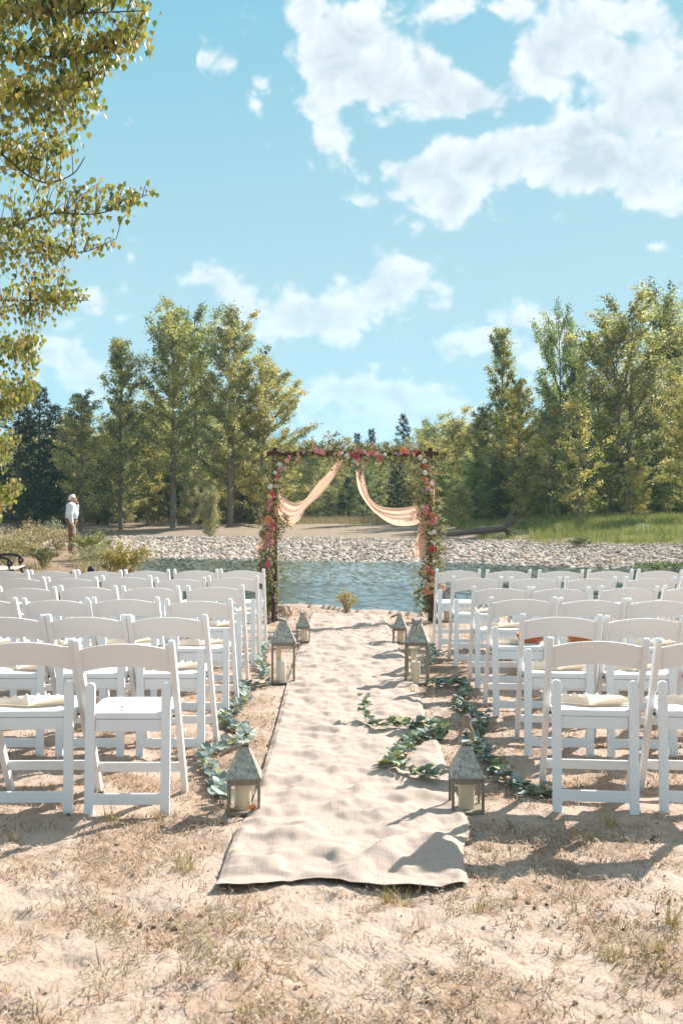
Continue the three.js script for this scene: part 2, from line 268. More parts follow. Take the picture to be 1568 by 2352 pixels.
// ---------------------------------------------------------------- the burlap runner
const runnerLeft = [[2025, 497], [1990, 510], [1960, 520], [1890, 548], [1860, 572], [1750, 608], [1650, 638], [1575, 657], [1540, 668], [1480, 688], [1440, 702], [1407, 716]].map(([y, x]) => onGround(x, y, .03)).sort((a, b) => b.z - a.z);
const runnerRight = [[2045, 1083], [1985, 1066], [1940, 1062], [1900, 1078], [1870, 1070], [1790, 1036], [1740, 1020], [1680, 1000], [1640, 976], [1570, 958], [1500, 928], [1470, 908], [1440, 894], [1407, 883]].map(([y, x]) => onGround(x, y, .03)).sort((a, b) => b.z - a.z);
const leftAt = (z) => poly(runnerLeft.map((p) => [-p.z, p.x]), -z), rightAt = (z) => poly(runnerRight.map((p) => [-p.z, p.x]), -z);
const RUN0 = -3.60, RUN1 = -13.0;
const onRunner = (x, z, m = 0) => z < RUN0 + m && z > RUN1 - m && x > leftAt(z) - m && x < rightAt(z) + m;
const dents = [[595, 1957, .05], [560, 1945, .035], [675, 1982, .045], [735, 1972, .06], [760, 1885, .05], [832, 1945, .06], [885, 2005, .075], [700, 1690, .045], [760, 1680, .04], [735, 1640, .045], [660, 1765, .04], [800, 1800, .05], [700, 1840, .05], [905, 1840, .05]].map(([px, py, s]) => { const p = onGround(px, py, .03); return [p.x, p.z, s]; });
function clothBumps(x, z) {
  const near = smooth(9, 4, -z), n = n2(x * 2.3 + 3, z * 2.0), m = n2(x * 4.6 + 9, z * 3.7 + 2), k = n2(x * 1.1, z * 3.1 + 20);
  let h = .016 + .010 * n + .008 * m + .010 * (1 - 1.8 * Math.abs(k)) + .004 * n2(x * 11, z * 9) + .005 * n2(x * 1.5 + 7, z * 7.5) + .010 * near * n2(x * 3.1 + 30, z * 2.6) + .012 * n2(x * 4.2 + 60, z * 3.6);
  for (const [cx, cz, s] of dents) h -= .034 * Math.exp(-(((x - cx) / s) ** 2) - (((z - cz) / (s * 1.25)) ** 2));
  h += .045 * Math.exp(-(((x - .36) / .085) ** 2) - (((z + 4.02) / .13) ** 2)) + .030 * Math.exp(-(((x - .22 + .6 * (z + 4)) / .05) ** 2)) * smooth(-4.35, -4.0, z) * smooth(-3.62, -3.80, z);
  return Math.max(.004, h);
}
(function buildRunner() {
  const nv = 520, nu = 84;
  const f = (lift) => (u, v) => {
    const z0 = mix(RUN0, RUN1, v ** 1.35), s = smooth(.04, 0, v), z = z0 + s * (.045 * Math.sin(u * 9 + 1.2) + .05 * (u - .55) ** 2) - s * .03 * (1 - u), edge = Math.min(u, 1 - u) * 2;
    const x = mix(leftAt(z0), rightAt(z0), u), rim = smooth(0, .06, edge);
    const curl = s * (.004 + .014 * Math.sin(u * 10.5 + .4)) + (1 - rim) * .008 * n2(z * 3, u * 9);
    return V(x, Math.max(0, ground(x, z)) * .6 + .006 + lift + clothBumps(x, z) * (.35 + .65 * rim) * (1 - .55 * s) + Math.max(0, curl), z);
  };
  const map = { uv: (u, v, p) => [p.x / .34, p.z / .34] };
  const top = sheet(nu, nv, f(.003), map), under = sheet(nu, nv, (u, v) => f(0)(1 - u, v), map);
  solo('aisle_runner', join([top, under]), M.burlap, 'wrinkled beige burlap aisle runner leading to the flower arch', 'runner');
})();
const clothTop = (x, z) => (onRunner(x, z) ? ground(x, z) * .6 + .010 + clothBumps(x, z) : ground(x, z));

// ---------------------------------------------------------------- folding chairs
const postZ = (y) => -.20 + .48 * (y / .79);
function makeChair() {
  const root = new THREE.Group(); root.name = 'folding_chair';
  const shape = (points) => { const s = new THREE.Shape(); points.forEach(([x, y], i) => (i ? s.lineTo(x, y) : s.moveTo(x, y))); return s; };
  // back posts run from the top of the back down to the front feet
  const post = new THREE.Shape(), c = .021, dx = .48 / .79;
  post.moveTo(postZ(0) - c, 0); post.lineTo(postZ(0) + c * 1.05, 0); post.quadraticCurveTo(postZ(.3) + c, .31, postZ(.77) + c * .8, .77); post.quadraticCurveTo(postZ(.80) + c, .803, postZ(.80) - c * .2, .803); post.quadraticCurveTo(postZ(.79) - c * .9, .80, postZ(.76) - c, .765); post.quadraticCurveTo(postZ(.3) - c, .30, postZ(0) - c, 0);
  const postGeo = new THREE.ExtrudeGeometry(post, { depth: .020, bevelEnabled: true, bevelSize: .004, bevelThickness: .004, bevelSegments: 2, curveSegments: 5 }).translate(0, 0, -.010).rotateY(-Math.PI / 2);
  for (const s of [-1, 1]) { const p = part('back_post', postGeo, M.resin, root); p.position.x = s * .208; }
  // rear legs: broad, round-topped
  const leg = new THREE.Shape(); leg.moveTo(-.018, 0); leg.lineTo(.018, 0); leg.lineTo(.018, .575); leg.absarc(0, .575, .018, 0, Math.PI, false); leg.lineTo(-.018, 0);
  const legGeo = new THREE.ExtrudeGeometry(leg, { depth: .018, bevelEnabled: true, bevelSize: .003, bevelThickness: .003, bevelSegments: 2, curveSegments: 6 }).translate(0, .003, -.009);
  for (const s of [-1, 1]) { const p = part('rear_leg', legGeo, M.resin, root); p.position.set(s * .1705, 0, .195); p.rotation.x = -.045; }
  const zOf = (y, u) => postZ(y) + .022 * (1 - u * u);
  const back = (k) => (u, v) => { const s = 2 * u - 1, y = mix(.652, .762, v) + .030 * (1 - s * s); return V(.196 * s, y, zOf(y, s) + k); };
  part('backrest', closedSheet(14, 3, back(.009), back(-.009)), M.resin, root);
  const outline = shape([[-.146, .172], [.146, .172], [.146, .148], [.186, .140], [.186, -.165], [.172, -.198], [.140, -.212], [-.140, -.212], [-.172, -.198], [-.186, -.165], [-.186, .140], [-.146, .148]]);
  const seat = part('seat', new THREE.ExtrudeGeometry(outline, { depth: .020, bevelEnabled: true, bevelSize: .004, bevelThickness: .004, bevelSegments: 2 }).rotateX(Math.PI / 2).translate(0, .459, 0), M.resin, root);
  const pad = sheet(10, 10, (u, v) => { const a = 2 * u - 1, b = 2 * v - 1, r = Math.max(Math.abs(a), Math.abs(b)), h = .008 * smooth(1, .8, r); return V(a * .140 * (1 - .05 * b * b), .4625 + h - .001 * (r > .99), .125 * b - .03 - 0); });
  pad.index.array.reverse(); pad.computeVertexNormals(); part('seat_pad', pad, M.resin, seat);
  part('rear_apron', box(.298, .055, .016, 0, .405, .166), M.resin, root);
  for (const s of [-1, 1]) part('side_rail', box(.014, .032, .27, s * .176, .418, 0), M.resin, root);
  part('rear_stretcher', box(.306, .050, .018, 0, .078, .193), M.resin, root);
  part('front_stretcher', box(.392, .045, .018, 0, .145, postZ(.145)), M.resin, root);
  const bolt = new THREE.CylinderGeometry(.007, .007, .006, 10).rotateZ(Math.PI / 2);
  for (const s of [-1, 1]) { const b = part('hinge_bolt', bolt, M.bolt, root); b.position.set(s * .192, .43, .085); }
  return root;
}
function makeFan() {
  const root = new THREE.Group(); root.name = 'paper_fan'; const N = 19, A = 1.28, pos = [], idx = [];
  for (let i = 0; i <= N; i++) { const a = mix(-A, A, i / N) + (i % 2 ? .01 : -.01), h = i % 2 ? .026 : .001; for (const [r, k] of [[.012, .15], [.10, .6], [.20, 1]]) pos.push(Math.sin(a) * r, .002 + h * k, -Math.cos(a) * r * (i % 2 ? 1 : .97)); }
  for (let i = 0; i < N; i++) for (let k = 0; k < 2; k++) { const a = i * 3 + k, b = a + 3; idx.push(a, b, a + 1, a + 1, b, b + 1); }
  let g = new THREE.BufferGeometry(); g.setAttribute('position', new THREE.Float32BufferAttribute(pos, 3)); g.setAttribute('uv', new THREE.Float32BufferAttribute(new Float32Array(pos.length / 3 * 2), 2)); g.setIndex(idx); g = g.toNonIndexed(); g.computeVertexNormals();
  part('pleat', g, M.paper, root);
  for (const s of [-1, 1]) { const k = part('guard_stick', box(.012, .003, .195, 0, .0035, -.096, .001), M.stick, root); k.rotation.y = -s * A; }
  return root;
}
const chairModel = makeChair(), fanModel = makeFan();
const rowTop = [4.42, 5.50, 6.58, 7.66, 8.74, 9.80];
const rowWord = ['nearest', 'second', 'third', 'fourth', 'fifth', 'farthest'], seatWord = ['on the aisle', 'second from the aisle', 'third from the aisle', 'fourth from the aisle', 'fifth from the aisle', 'sixth from the aisle'];
const leftSeats = [[130, 648], [28, 453, 879], [-85, 298, 657, 1037], [142, 461, 790, 1127], [107, 378, 663, 943, 1217], [30, 276, 519, 770, 1022, 1264]].map((r) => r.map((x) => x / 1.4255).reverse());
const rightSeats = [[1125, 1693], [929, 1368, 1800], [735, 1090, 1447, 1805], [617, 927, 1282, 1610], [490, 797, 1087, 1392, 1690], [394, 660, 929, 1190, 1444, 1705]].map((r) => r.map((x) => 1400 + x / 1.4255));
const rightTurn = [-.13, -.085, -.05, -.045, -.04, -.03];
const seats = {};
(function placeChairs() {
  const r = mulberry(5);
  for (const [side, rows] of [['left', leftSeats], ['right', rightSeats]]) rows.forEach((row, k) => row.forEach((px, i) => {
    const d = rowTop[k], turn = (side === 'left' ? .012 : rightTurn[k]) + (r() - .5) * .05, back = .27, x = (px - 1250) / 3646 * d - Math.sin(turn) * back, z = -d - back * Math.cos(turn) + (r() - .5) * .02;
    const where = `${side} block, ${rowWord[k]} row, ${seatWord[i]}`;
    const c = chairModel.clone(); c.name = numbered('folding_chair'); c.position.set(x, Math.max(ground(x, z + .2), ground(x, z - .2)) - .006, z); c.rotation.set(0, turn, (r() - .5) * .016, 'YXZ'); scene.add(c);
    tag(c, `white resin folding chair in the ${where}`, 'chair', 'white folding chairs facing the arch');
    seats[side + k + i] = c;
    const bare = (side === 'left' && ((k === 1 && i === 1) || (k === 0 && i === 0))) || (side === 'right' && k === 2 && i === 1 && false);
    if (bare || k > 4) return;
    const f = fanModel.clone(); f.name = numbered('paper_fan'); const t = turn + (side === 'right' ? .12 : -.15) + (r() - .5) * .7, off = V((r() - .5) * .05 + (side === 'left' && k === 0 ? -.03 : 0), .4695, .095 + (r() - .5) * .03).applyAxisAngle(V(0, 1, 0), turn);
    f.position.copy(c.position).add(off); f.rotation.y = t; scene.add(f);
    tag(f, `cream pleated paper fan on the chair seat, ${where}`, 'fan', 'paper fans laid on the seats');
  }));
})();

// folded paper programme lying on the bare front seat
(function () {
  const c = seats.left00, g = sheet(6, 3, (u, v) => V((u - .5) * .05, .004 + .012 * Math.sin(u * 5) ** 2, (v - .5) * .035));
  const p = solo('paper_slip', g, M.paper, 'small crumpled white paper slip on the front left aisle chair', 'paper'); p.position.copy(c.position).add(V(-.02, .470, .10)); p.rotation.y = .6;
})();

// ---------------------------------------------------------------- two wicker baskets on chairs of the third row, right block
function basket(c, dx, dz, turn, label) {
  const root = thing('wicker_basket', label, 'basket', c.position.clone().add(V(dx, .472, dz)), turn, 'wicker baskets on the right block chairs');
  const rx = .105, rz = .07, wall = (k) => (u, v) => { const a = u * Math.PI * 2, s = .72 + .28 * v + k; return V(Math.cos(a) * rx * s, .005 + .05 * v + .003 * Math.sin(u * 88 + v * 20), Math.sin(a) * rz * s); };
  part('basket_wall', [sheet(40, 5, wall(0)), sheet(40, 5, wall(-.05))], M.wicker, root);
  part('basket_floor', new THREE.CylinderGeometry(1, 1, .006, 24).scale(rx * .72, 1, rz * .72).translate(0, .006, 0), M.wicker, root);
  part('rim', tube(Array.from({ length: 16 }, (_, i) => V(Math.cos(i / 8 * Math.PI) * rx, .057, Math.sin(i / 8 * Math.PI) * rz)), .006, 40, 6, true), M.wicker, root);
  for (const s of [-1, 1]) part('handle', tube([V(-.08, .055, s * .04), V(-.07, .065, s * .075), V(0, .05, s * .115), V(.07, .065, s * .075), V(.08, .055, s * .04)], .004, 20, 6), M.wicker, root);
  for (let i = 0; i < 3; i++) { const b = part('woven_band', tube(Array.from({ length: 24 }, (_, k) => { const a = k / 12 * Math.PI, s = .80 + .075 * i + .02 * (k % 2 ? 1 : -1); return V(Math.cos(a) * rx * s, .015 + .014 * i, Math.sin(a) * rz * s); }), .0045, 72, 5, true), M.wicker, root); }
}
basket(seats.right20, .085, .02, .3, 'orange wicker basket on the aisle chair of the third right row');
basket(seats.right21, -.02, .03, -.35, 'orange wicker basket second from the aisle, third right row');

// ---------------------------------------------------------------- lanterns and candles
function lantern(x, d, w, body, roof, turn, handleTurn, handleTilt, label, loop = .12) {
  const z = -d - w / 2, root = thing('metal_lantern', label, 'lantern', V(x, clothTop(x, z) + .002, z), turn, 'galvanised lanterns along the aisle'), h = w / 2, t = w * .085;
  part('base_plate', box(w, .014, w, 0, .009, 0, .002), M.iron, root);
  for (const [a, b] of [[-1, -1], [1, -1], [-1, 1], [1, 1]]) part('corner_post', box(t, body - .03, t, a * (h - t / 2), .016 + (body - .03) / 2, b * (h - t / 2), .002), M.iron, root);
  const railY = body - .018;
  for (const s of [-1, 1]) { part('top_rail', box(w - 2 * t - .002, .026, t * .6, 0, railY - .001, s * (h - t * .4), .002), M.iron, root); const k = part('top_rail', box(w - 2 * t - .002, .026, t * .6, 0, railY - .001, s * (h - t * .4), .002), M.iron, root); k.rotation.y = Math.PI / 2; }
  const paneGeo = new THREE.PlaneGeometry(w - 2 * t, body - .044);
  for (let k = 0; k < 4; k++) { const p = part('glass_pane', paneGeo, M.pane, root); p.rotation.y = k * Math.PI / 2; p.position.set(Math.sin(k * Math.PI / 2) * (h - t * .62), .017 + (body - .044) / 2, Math.cos(k * Math.PI / 2) * (h - t * .62)); }
  const e = h * 1.05, top = w * .15;
  const roofGeo = () => { const face = (k) => { const g = new THREE.BufferGeometry(), P = [[-e, body - .002, e], [e, body - .002, e], [top, body + roof, top], [-top, body + roof, top]]; g.setAttribute('position', new THREE.Float32BufferAttribute(P.flat(), 3)); g.setAttribute('uv', new THREE.Float32BufferAttribute([0 + k * .31, 0, .9 + k * .31, 0, .6 + k * .31, .7, .3 + k * .31, .7], 2)); g.setIndex([0, 1, 2, 0, 2, 3]); g.computeVertexNormals(); return g.rotateY(k * Math.PI / 2); }; return join([0, 1, 2, 3].map(face)); };
  const rf = part('roof', roofGeo(), M.zinc, root);
  part('eave', [box(2 * e + .004, .010, .004, 0, body - .006, e), box(2 * e + .004, .010, .004, 0, body - .006, -e), box(.004, .010, 2 * e - .005, e, body - .006, 0), box(.004, .010, 2 * e - .005, -e, body - .006, 0)], M.iron, rf);
  const cy = body + roof, cw = top * 2;
  part('vent_cap', [box(cw + .006, .003, cw + .006, 0, cy + .024, 0, .001), box(.003, .022, cw, cw / 2, cy + .011, 0, .001), box(.003, .022, cw, -cw / 2, cy + .011, 0, .001), box(cw * .98, .006, .003, 0, cy + .003, cw / 2 - .003, .001), box(cw * .98, .006, .003, 0, cy + .003, -cw / 2 + .003, .001)], M.zinc, root);
  // rope handle on two metal lugs
  const hold = new THREE.Group(); hold.name = 'handle'; hold.position.set(0, cy + .022, 0); hold.rotation.set(handleTilt, handleTurn, 0, 'YXZ'); root.add(hold);
  const g = cw / 2 + .008, P = [V(-g, 0, 0), V(-g * .9, loop * .35, 0), V(-g * .35, loop * .7, .004), V(-g * .45, loop * .9, 0), V(0, loop, 0), V(g * .45, loop * .9, 0), V(g * .35, loop * .7, -.004), V(g * .9, loop * .35, 0), V(g, 0, 0)];
  const curve = new THREE.CatmullRomCurve3(P), strands = [];
  for (let s = 0; s < 3; s++) strands.push(tube(Array.from({ length: 60 }, (_, i) => { const u = i / 59, p = curve.getPoint(u), a = u * 60 + s * 2.094; return p.add(V(Math.cos(a) * .0042, Math.cos(a) * .002, Math.sin(a) * .0042)); }), .0048, 100, 5));
  part('rope', strands, M.rope, hold);
  for (const s of [-1, 1]) part('lug', box(.016, .026, .012, s * g, .008, 0, .003), M.zinc, hold);
  return root;
}
function candle(l, dx, dz, r, h, material, label) {
  const pts = [[0, 0], [r, 0], [r, h - .006], [r - .004, h], [r - .010, h - .001], [r * .6, h - .008], [0, h - .009]].map(([a, b]) => new THREE.Vector2(a, b));
  const p = l.position.clone().add(V(dx, .017, dz).applyAxisAngle(V(0, 1, 0), l.rotation.y)), root = thing('pillar_candle', label, 'candle', p, 0, 'candles inside the lanterns');
  part('wax', new THREE.LatheGeometry(pts, 28), material, root);
  part('wick', new THREE.CylinderGeometry(.0015, .0015, .014, 5).translate(0, h - .003, 0), M.wick, root);
}
const L1 = lantern(-.443, 4.46, .148, .168, .125, .07, 1.35, -2.1, 'small galvanised lantern beside the runner, front left', .13);
const L2 = lantern(.572, 4.50, .148, .172, .125, .0, .15, .05, 'small galvanised lantern front right, rope handle standing upright', .12);
const L3 = lantern(-.466, 7.88, .188, .335, .155, .06, .3, -1.45, 'tall galvanised lantern left of the runner, two candles inside', .15);
const L4 = lantern(.602, 7.84, .182, .335, .155, -.16, 0, 2.2, 'tall galvanised lantern right of the runner, rope hanging in front', .15);
const L5 = lantern(-.392, 10.1, .140, .165, .12, .03, 0, 2.15, 'small galvanised lantern half hidden behind the tall left lantern', .11);
const L6 = lantern(.602, 10.25, .140, .165, .12, -.12, 1.3, -2.0, 'small galvanised lantern just behind the tall right lantern', .11);
candle(L1, -.005, .005, .0375, .140, M.wax, 'thick cream candle inside the front left lantern');
candle(L2, 0, .004, .0375, .145, M.wax, 'thick cream candle inside the front right lantern');
candle(L3, -.015, .035, .0365, .165, M.waxPale, 'short white candle in the tall left lantern');
candle(L3, -.034, -.045, .0235, .275, M.wax, 'slim taller candle at the back of the tall left lantern');
candle(L4, -.010, .035, .0365, .160, M.wax, 'short cream candle in the tall right lantern');
candle(L4, -.030, -.045, .0235, .245, M.wax, 'slim taller candle at the back of the tall right lantern');
candle(L5, .015, 0, .0365, .125, M.wax, 'thick cream candle in the far left small lantern');
candle(L6, .012, 0, .0365, .125, M.wax, 'thick cream candle in the far right small lantern');
const L7 = lantern(1.34, 12.35, .17, .28, .13, .2, 0, 2.2, 'galvanised lantern at the foot of the right arch post, behind chairs', .11);
candle(L7, 0, 0, .04, .20, M.wax, 'cream candle in the lantern at the arch foot');
// orange petals caught in the front left lantern, a red bloom on the ground by the far right one
for (const [k, dx, dz, t] of [[0, -.05, .045, .4], [1, .045, .05, 1.9]]) {
  const g = sheet(6, 4, (u, v) => V((u - .5) * .045 * (1 - .5 * v), .003 + .008 * (u - .5) ** 2 * 8 + .004 * v, (v - .5) * .03)), p = solo('fallen_petal', g, std({ color: rgb(.70, .26, .07), roughness: .9, side: THREE.DoubleSide }), ['orange petal left of the candle in the front left lantern', 'orange petal right of the candle in the front left lantern'][k], 'petal', 'petals in the lantern');
  p.position.copy(L1.position).add(V(dx, .017, dz)); p.rotation.y = t;
}

// ---------------------------------------------------------------- leaf garlands on the ground
function discLeaf(w, h, cup, fold) {                                           // a leaf from its base at 0 along -z
  const f = (u, v) => { const a = 2 * u - 1, s = Math.sin(Math.PI * Math.pow(v, .8)) ** .62; return V(a * w * s, cup * (a * a) * w * s + fold * Math.sin(v * 2.4) * h * .25, -v * h); };
  return sheet(4, 6, f);
}
const euca = [discLeaf(.022, .048, .5, .2), discLeaf(.019, .056, .2, -.3), discLeaf(.024, .046, -.3, .35)];
const eucaTone = [[.32, .37, .325], [.25, .315, .275], [.16, .225, .195], [.40, .44, .39], [.28, .28, .11]].map(([r, g, b]) => phys({ color: rgb(r, g, b), roughness: .85, transmission: .16, thickness: 0, side: THREE.DoubleSide }));
const greenTone = [[.17, .25, .12], [.12, .20, .12], [.28, .30, .10], [.20, .27, .16]].map(([r, g, b]) => phys({ color: rgb(r, g, b), roughness: .85, transmission: .22, thickness: 0, side: THREE.DoubleSide }));
M.stem = std({ color: rgb(.30, .26, .12), roughness: .9 });
function garland(points, count, tones, label, seed, lift = () => 0, spreadOut = 1) {
  const r = mulberry(seed), root = thing('leaf_garland', label, 'garland', V(0, 0, 0), 0, 'eucalyptus garlands along the aisle');
  const curve = new THREE.CatmullRomCurve3(points.map((p) => V(p.x, 0, p.z))), at3 = (t) => { const p = curve.getPointAt(t); p.y = clothTop(p.x, p.z) + .022 + lift(t); return p; };
  const line = Array.from({ length: 70 }, (_, i) => at3(i / 69).add(V(0, .006 * Math.sin(i * 1.7), 0)));
  part('stem', [tube(line, .0028, 160, 5), tube(line.map((p, i) => p.clone().add(V(.012 * Math.sin(i * 1.1), .008 + .006 * Math.cos(i * .9), .012 * Math.cos(i * 1.1)))), .0022, 160, 4)], M.stem, root);
  for (let i = 0; i < count; i++) {
    const t = clamp((i + r()) / count, .004, .996), p = at3(t), T = curve.getTangentAt(t), side = i % 2 ? 1 : -1, a = Math.atan2(-T.x, -T.z) + side * (.5 + .9 * r()) * spreadOut, s = .80 + .5 * r();
    const m = part('leaf', euca[Math.floor(r() * 3)], tones[Math.floor(r() ** 1.25 * tones.length)], root);
    p.add(V(-Math.cos(a + Math.PI / 2) * 0, 0, 0)); m.position.set(p.x + (r() - .5) * .035, p.y + r() * .032, p.z + (r() - .5) * .035); m.rotation.set(-.15 + r() * .75, a, (r() - .5) * 1.3, 'YXZ'); m.scale.setScalar(s);
  }
  const more = []; for (let i = 0; i < count * .6; i++) { const t = r() * .99 + .005, p = at3(t), T = curve.getTangentAt(t), a = Math.atan2(-T.x, -T.z) + (i % 2 ? 1 : -1) * (.4 + 1.1 * r()) * spreadOut; more.push([V(p.x + (r() - .5) * .05, p.y - .012 + r() * .035, p.z + (r() - .5) * .05), E(-.2 + r() * .7, a, (r() - .5) * 1.4), .7 + .5 * r(), tones[Math.floor(r() * tones.length)].color]); }
  instanced('leaf_mass', euca[1], phys({ color: rgb(1, 1, 1), roughness: .85, transmission: .16, thickness: 0, side: THREE.DoubleSide }), more, root);
  return root;
}
const zl = ([x, y]) => onGround(x / 1.4255 * .6272, (1950 + y / 1.4255) * .6272), zr = ([x, y]) => onGround((1380 + x / 2.306) * .6272, (2480 + y / 2.306) * .6272);
garland([[1190, 1440], [1150, 1370], [1120, 1290], [1070, 1225], [1110, 1170], [1200, 1130], [1295, 1075], [1200, 1025], [1170, 985], [1240, 935], [1280, 875], [1290, 815], [1400, 805]].map(zl), 270, eucaTone, 'pale green eucalyptus garland winding along the left chairs to the front lantern', 3);
garland([[1385, 765], [1370, 715], [1355, 670], [1385, 625], [1400, 600]].map(zl), 110, eucaTone, 'short stretch of eucalyptus garland behind the tall left lantern', 4);
garland([[440, 60], [560, 100], [680, 75], [740, 160], [700, 265], [790, 330], [900, 380], [850, 480], [790, 530], [860, 620], [900, 700], [980, 780], [1060, 880], [1180, 955], [1290, 1000], [1400, 1005], [1520, 985]].map(zr), 290, [eucaTone[1], eucaTone[2], eucaTone[0], greenTone[1], eucaTone[4]], 'blue green eucalyptus garland running behind the front right lantern to the chair', 6);
garland([[-120, 380], [-95, 430], [-30, 465], [80, 478], [180, 478], [300, 470], [420, 470], [560, 480], [490, 545], [350, 590], [240, 640], [220, 710], [130, 770], [115, 850], [260, 880], [400, 905], [520, 935]].map(zr), 200, [eucaTone[0], greenTone[0], eucaTone[1], greenTone[3], greenTone[2]], 'eucalyptus garland looping over the burlap runner, its tip rising', 8, (t) => .10 * smooth(.10, 0, t));
garland([[265 * .93 + 1, 640], [265, 690], [250, 730]].map(([x, y]) => onGround((1400 + x / 1.4255) * .6272, (1950 + y / 1.4255) * .6272)), 60, [eucaTone[1], eucaTone[2], eucaTone[0]], 'little cluster of eucalyptus leaves behind the tall right lantern', 9, () => .05);

// ---------------------------------------------------------------- the timber arch
const AD = 12.55, zoom3 = (x, y, d = AD) => at((900 + x / 1.96) * .6272, (1550 + y / 1.96) * .6272, d);
const postL = zoom3(210, 800).x, postR = zoom3(1322, 800).x, beamY = zoom3(0, 220).y, topY = zoom3(0, 174).y;
const yArch = (x, z) => ground(x, z);
(function buildArch() {
  const root = thing('wooden_arch', 'dark red brown timber wedding arch standing at the river bank', 'arch', V(0, 0, -AD));
  const y0 = Math.min(yArch(postL, -AD), yArch(postR, -AD)) - .03;
  for (const x of [postL, postR]) part('post', box(.056, topY - y0, .056, x, (topY + y0) / 2, 0, .004), M.timber, root);
  part('beam', box(postR - postL + .20, .056, .054, (postL + postR) / 2, beamY, .057, .004), M.timber, root);
  for (const [x, s] of [[postL, -1], [postR, 1]]) {
    const b = part('brace', box(.05, .62, .036, 0, .31, 0, .004), M.timber, root); b.position.set(x + s * .006, y0 + .01, .30); b.rotation.x = -.48;
    part('foot_board', box(.07, .036, .66, x, y0 + .045, .02 + .08, .004), M.timber, root).position.x = s * .064;
    for (const [u, v] of [[-.012, .012], [.012, -.012]]) { const k = part('bolt_head', new THREE.CylinderGeometry(.006, .006, .006, 8).rotateX(Math.PI / 2), M.bolt, root); k.position.set(x + u, beamY + v, .086); }
  }
})();

// ---------------------------------------------------------------- peach drapes
(function buildDrapes() {
  const root = thing('fabric_drape', 'sheer peach fabric swagged across the wedding arch', 'drape', V(0, 0, 0));
  const curveOf = (list) => new THREE.CatmullRomCurve3(list.map(([x, y, d = AD - .06]) => zoom3(x, y, d)));
  const cloth = (name, upper, lower, folds, deep, nu = 90, nv = 34) => {
    const A = curveOf(upper), B = curveOf(lower);
    const g = sheet(nu, nv, (u, v) => { const a = A.getPoint(u), b = B.getPoint(u), p = a.lerp(b, v), pinch = .25 + .75 * Math.sin(Math.PI * clamp(u * .92 + .04)); p.z += deep * pinch * (Math.sin(v * folds * 6.283 + u * 2.2 + .6 * Math.sin(u * 7)) + .45 * Math.sin(v * folds * 15.1 + u * 6) + .15 * Math.sin(v * folds * 27 + u * 11 + 2 * Math.sin(u * 5))) + .05 * Math.sin(Math.PI * v) * pinch; p.y += deep * .25 * Math.sin(v * folds * 6.283 + 1.2 + u * 3) * Math.sin(Math.PI * v); return p; }, { uv: (u, v) => [u * 6, v * 2] });
    part(name, g, M.chiffon, root);
  };
  cloth('swag', [[682, 208], [600, 345], [510, 438], [432, 538], [372, 570], [312, 558], [250, 515], [228, 486]], [[722, 232], [628, 395], [545, 500], [432, 612], [378, 700], [300, 732], [236, 690], [206, 600]], 1.5, .014);
  cloth('swag', [[838, 322], [858, 430], [888, 532], [950, 588], [1060, 607], [1170, 600], [1250, 580], [1290, 560]], [[786, 328], [810, 480], [878, 590], [958, 668], [1050, 724], [1150, 737], [1240, 722], [1300, 690]], 1.5, .015);
  cloth('hanging_tail', [[1252, 590], [1243, 720], [1222, 830], [1208, 890], [1214, 958]], [[1300, 600], [1298, 740], [1296, 840], [1288, 900], [1272, 966]], 1.6, .022, 50, 20);
  cloth('hanging_tail', [[160, 720], [130, 790], [95, 850], [76, 890], [84, 916]], [[206, 730], [205, 800], [196, 850], [170, 880], [128, 905]], 1.5, .022, 50, 18);
  cloth('gathered_end', [[228, 484], [210, 560], [204, 620], [208, 670]], [[246, 500], [250, 560], [246, 620], [238, 690]], 2, .016, 40, 18);
  cloth('gathered_end', [[1296, 226], [1318, 360], [1334, 470], [1340, 560], [1336, 620]], [[1308, 226], [1334, 360], [1350, 470], [1352, 560], [1346, 620]], 1.2, .008, 50, 8);
  cloth('gathered_end', [[690, 205], [740, 200], [790, 206], [842, 300], [845, 330]], [[700, 240], [740, 232], [770, 240], [790, 300], [784, 334]], 1.6, .012, 40, 12);
})();

// ---------------------------------------------------------------- flowers on the arch
function bloom(seed, petals = [5, 7, 8], open = .8) {
  const r = mulberry(seed), list = [];
  petals.forEach((n, k) => { for (let i = 0; i < n; i++) { const a = (i + .5 * (k % 2) + .3 * r()) / n * 6.283, rise = mix(1.25, .15 + .3 * r(), k / (petals.length - 1)) * open, len = mix(.35, .98, (k + 1) / petals.length), w = len * .62; list.push(sheet(2, 3, (u, v) => { const s = 2 * u - 1, b = Math.sin(Math.PI * (.12 + .78 * v)), q = v * len; return V(s * w * .5 * b * 1.25, q * Math.sin(rise) + .10 * s * s * len + .10 * k * -.6, q * Math.cos(rise) + .08 * (1 - v)); }).rotateY(a)); } });
  list.push(new THREE.SphereGeometry(.2, 6, 5).translate(0, .22, 0));
  return join(list);
}
const bloomShape = [bloom(1), bloom(2, [4, 6, 7], .9), bloom(3, [6, 9], .6), bloom(4, [5, 8, 10], .75)];
const bloomTone = { P: [.76, .36, .37], H: [.66, .09, .12], W: [.82, .80, .72], O: [.74, .30, .13], L: [.50, .36, .50], C: [.80, .46, .28], B: [.80, .60, .54], K: [.62, .16, .20], Y: [.78, .62, .30] };
for (const k in bloomTone) bloomTone[k] = phys({ color: rgb(...bloomTone[k]), roughness: .9, transmission: .2, thickness: 0, side: THREE.DoubleSide });
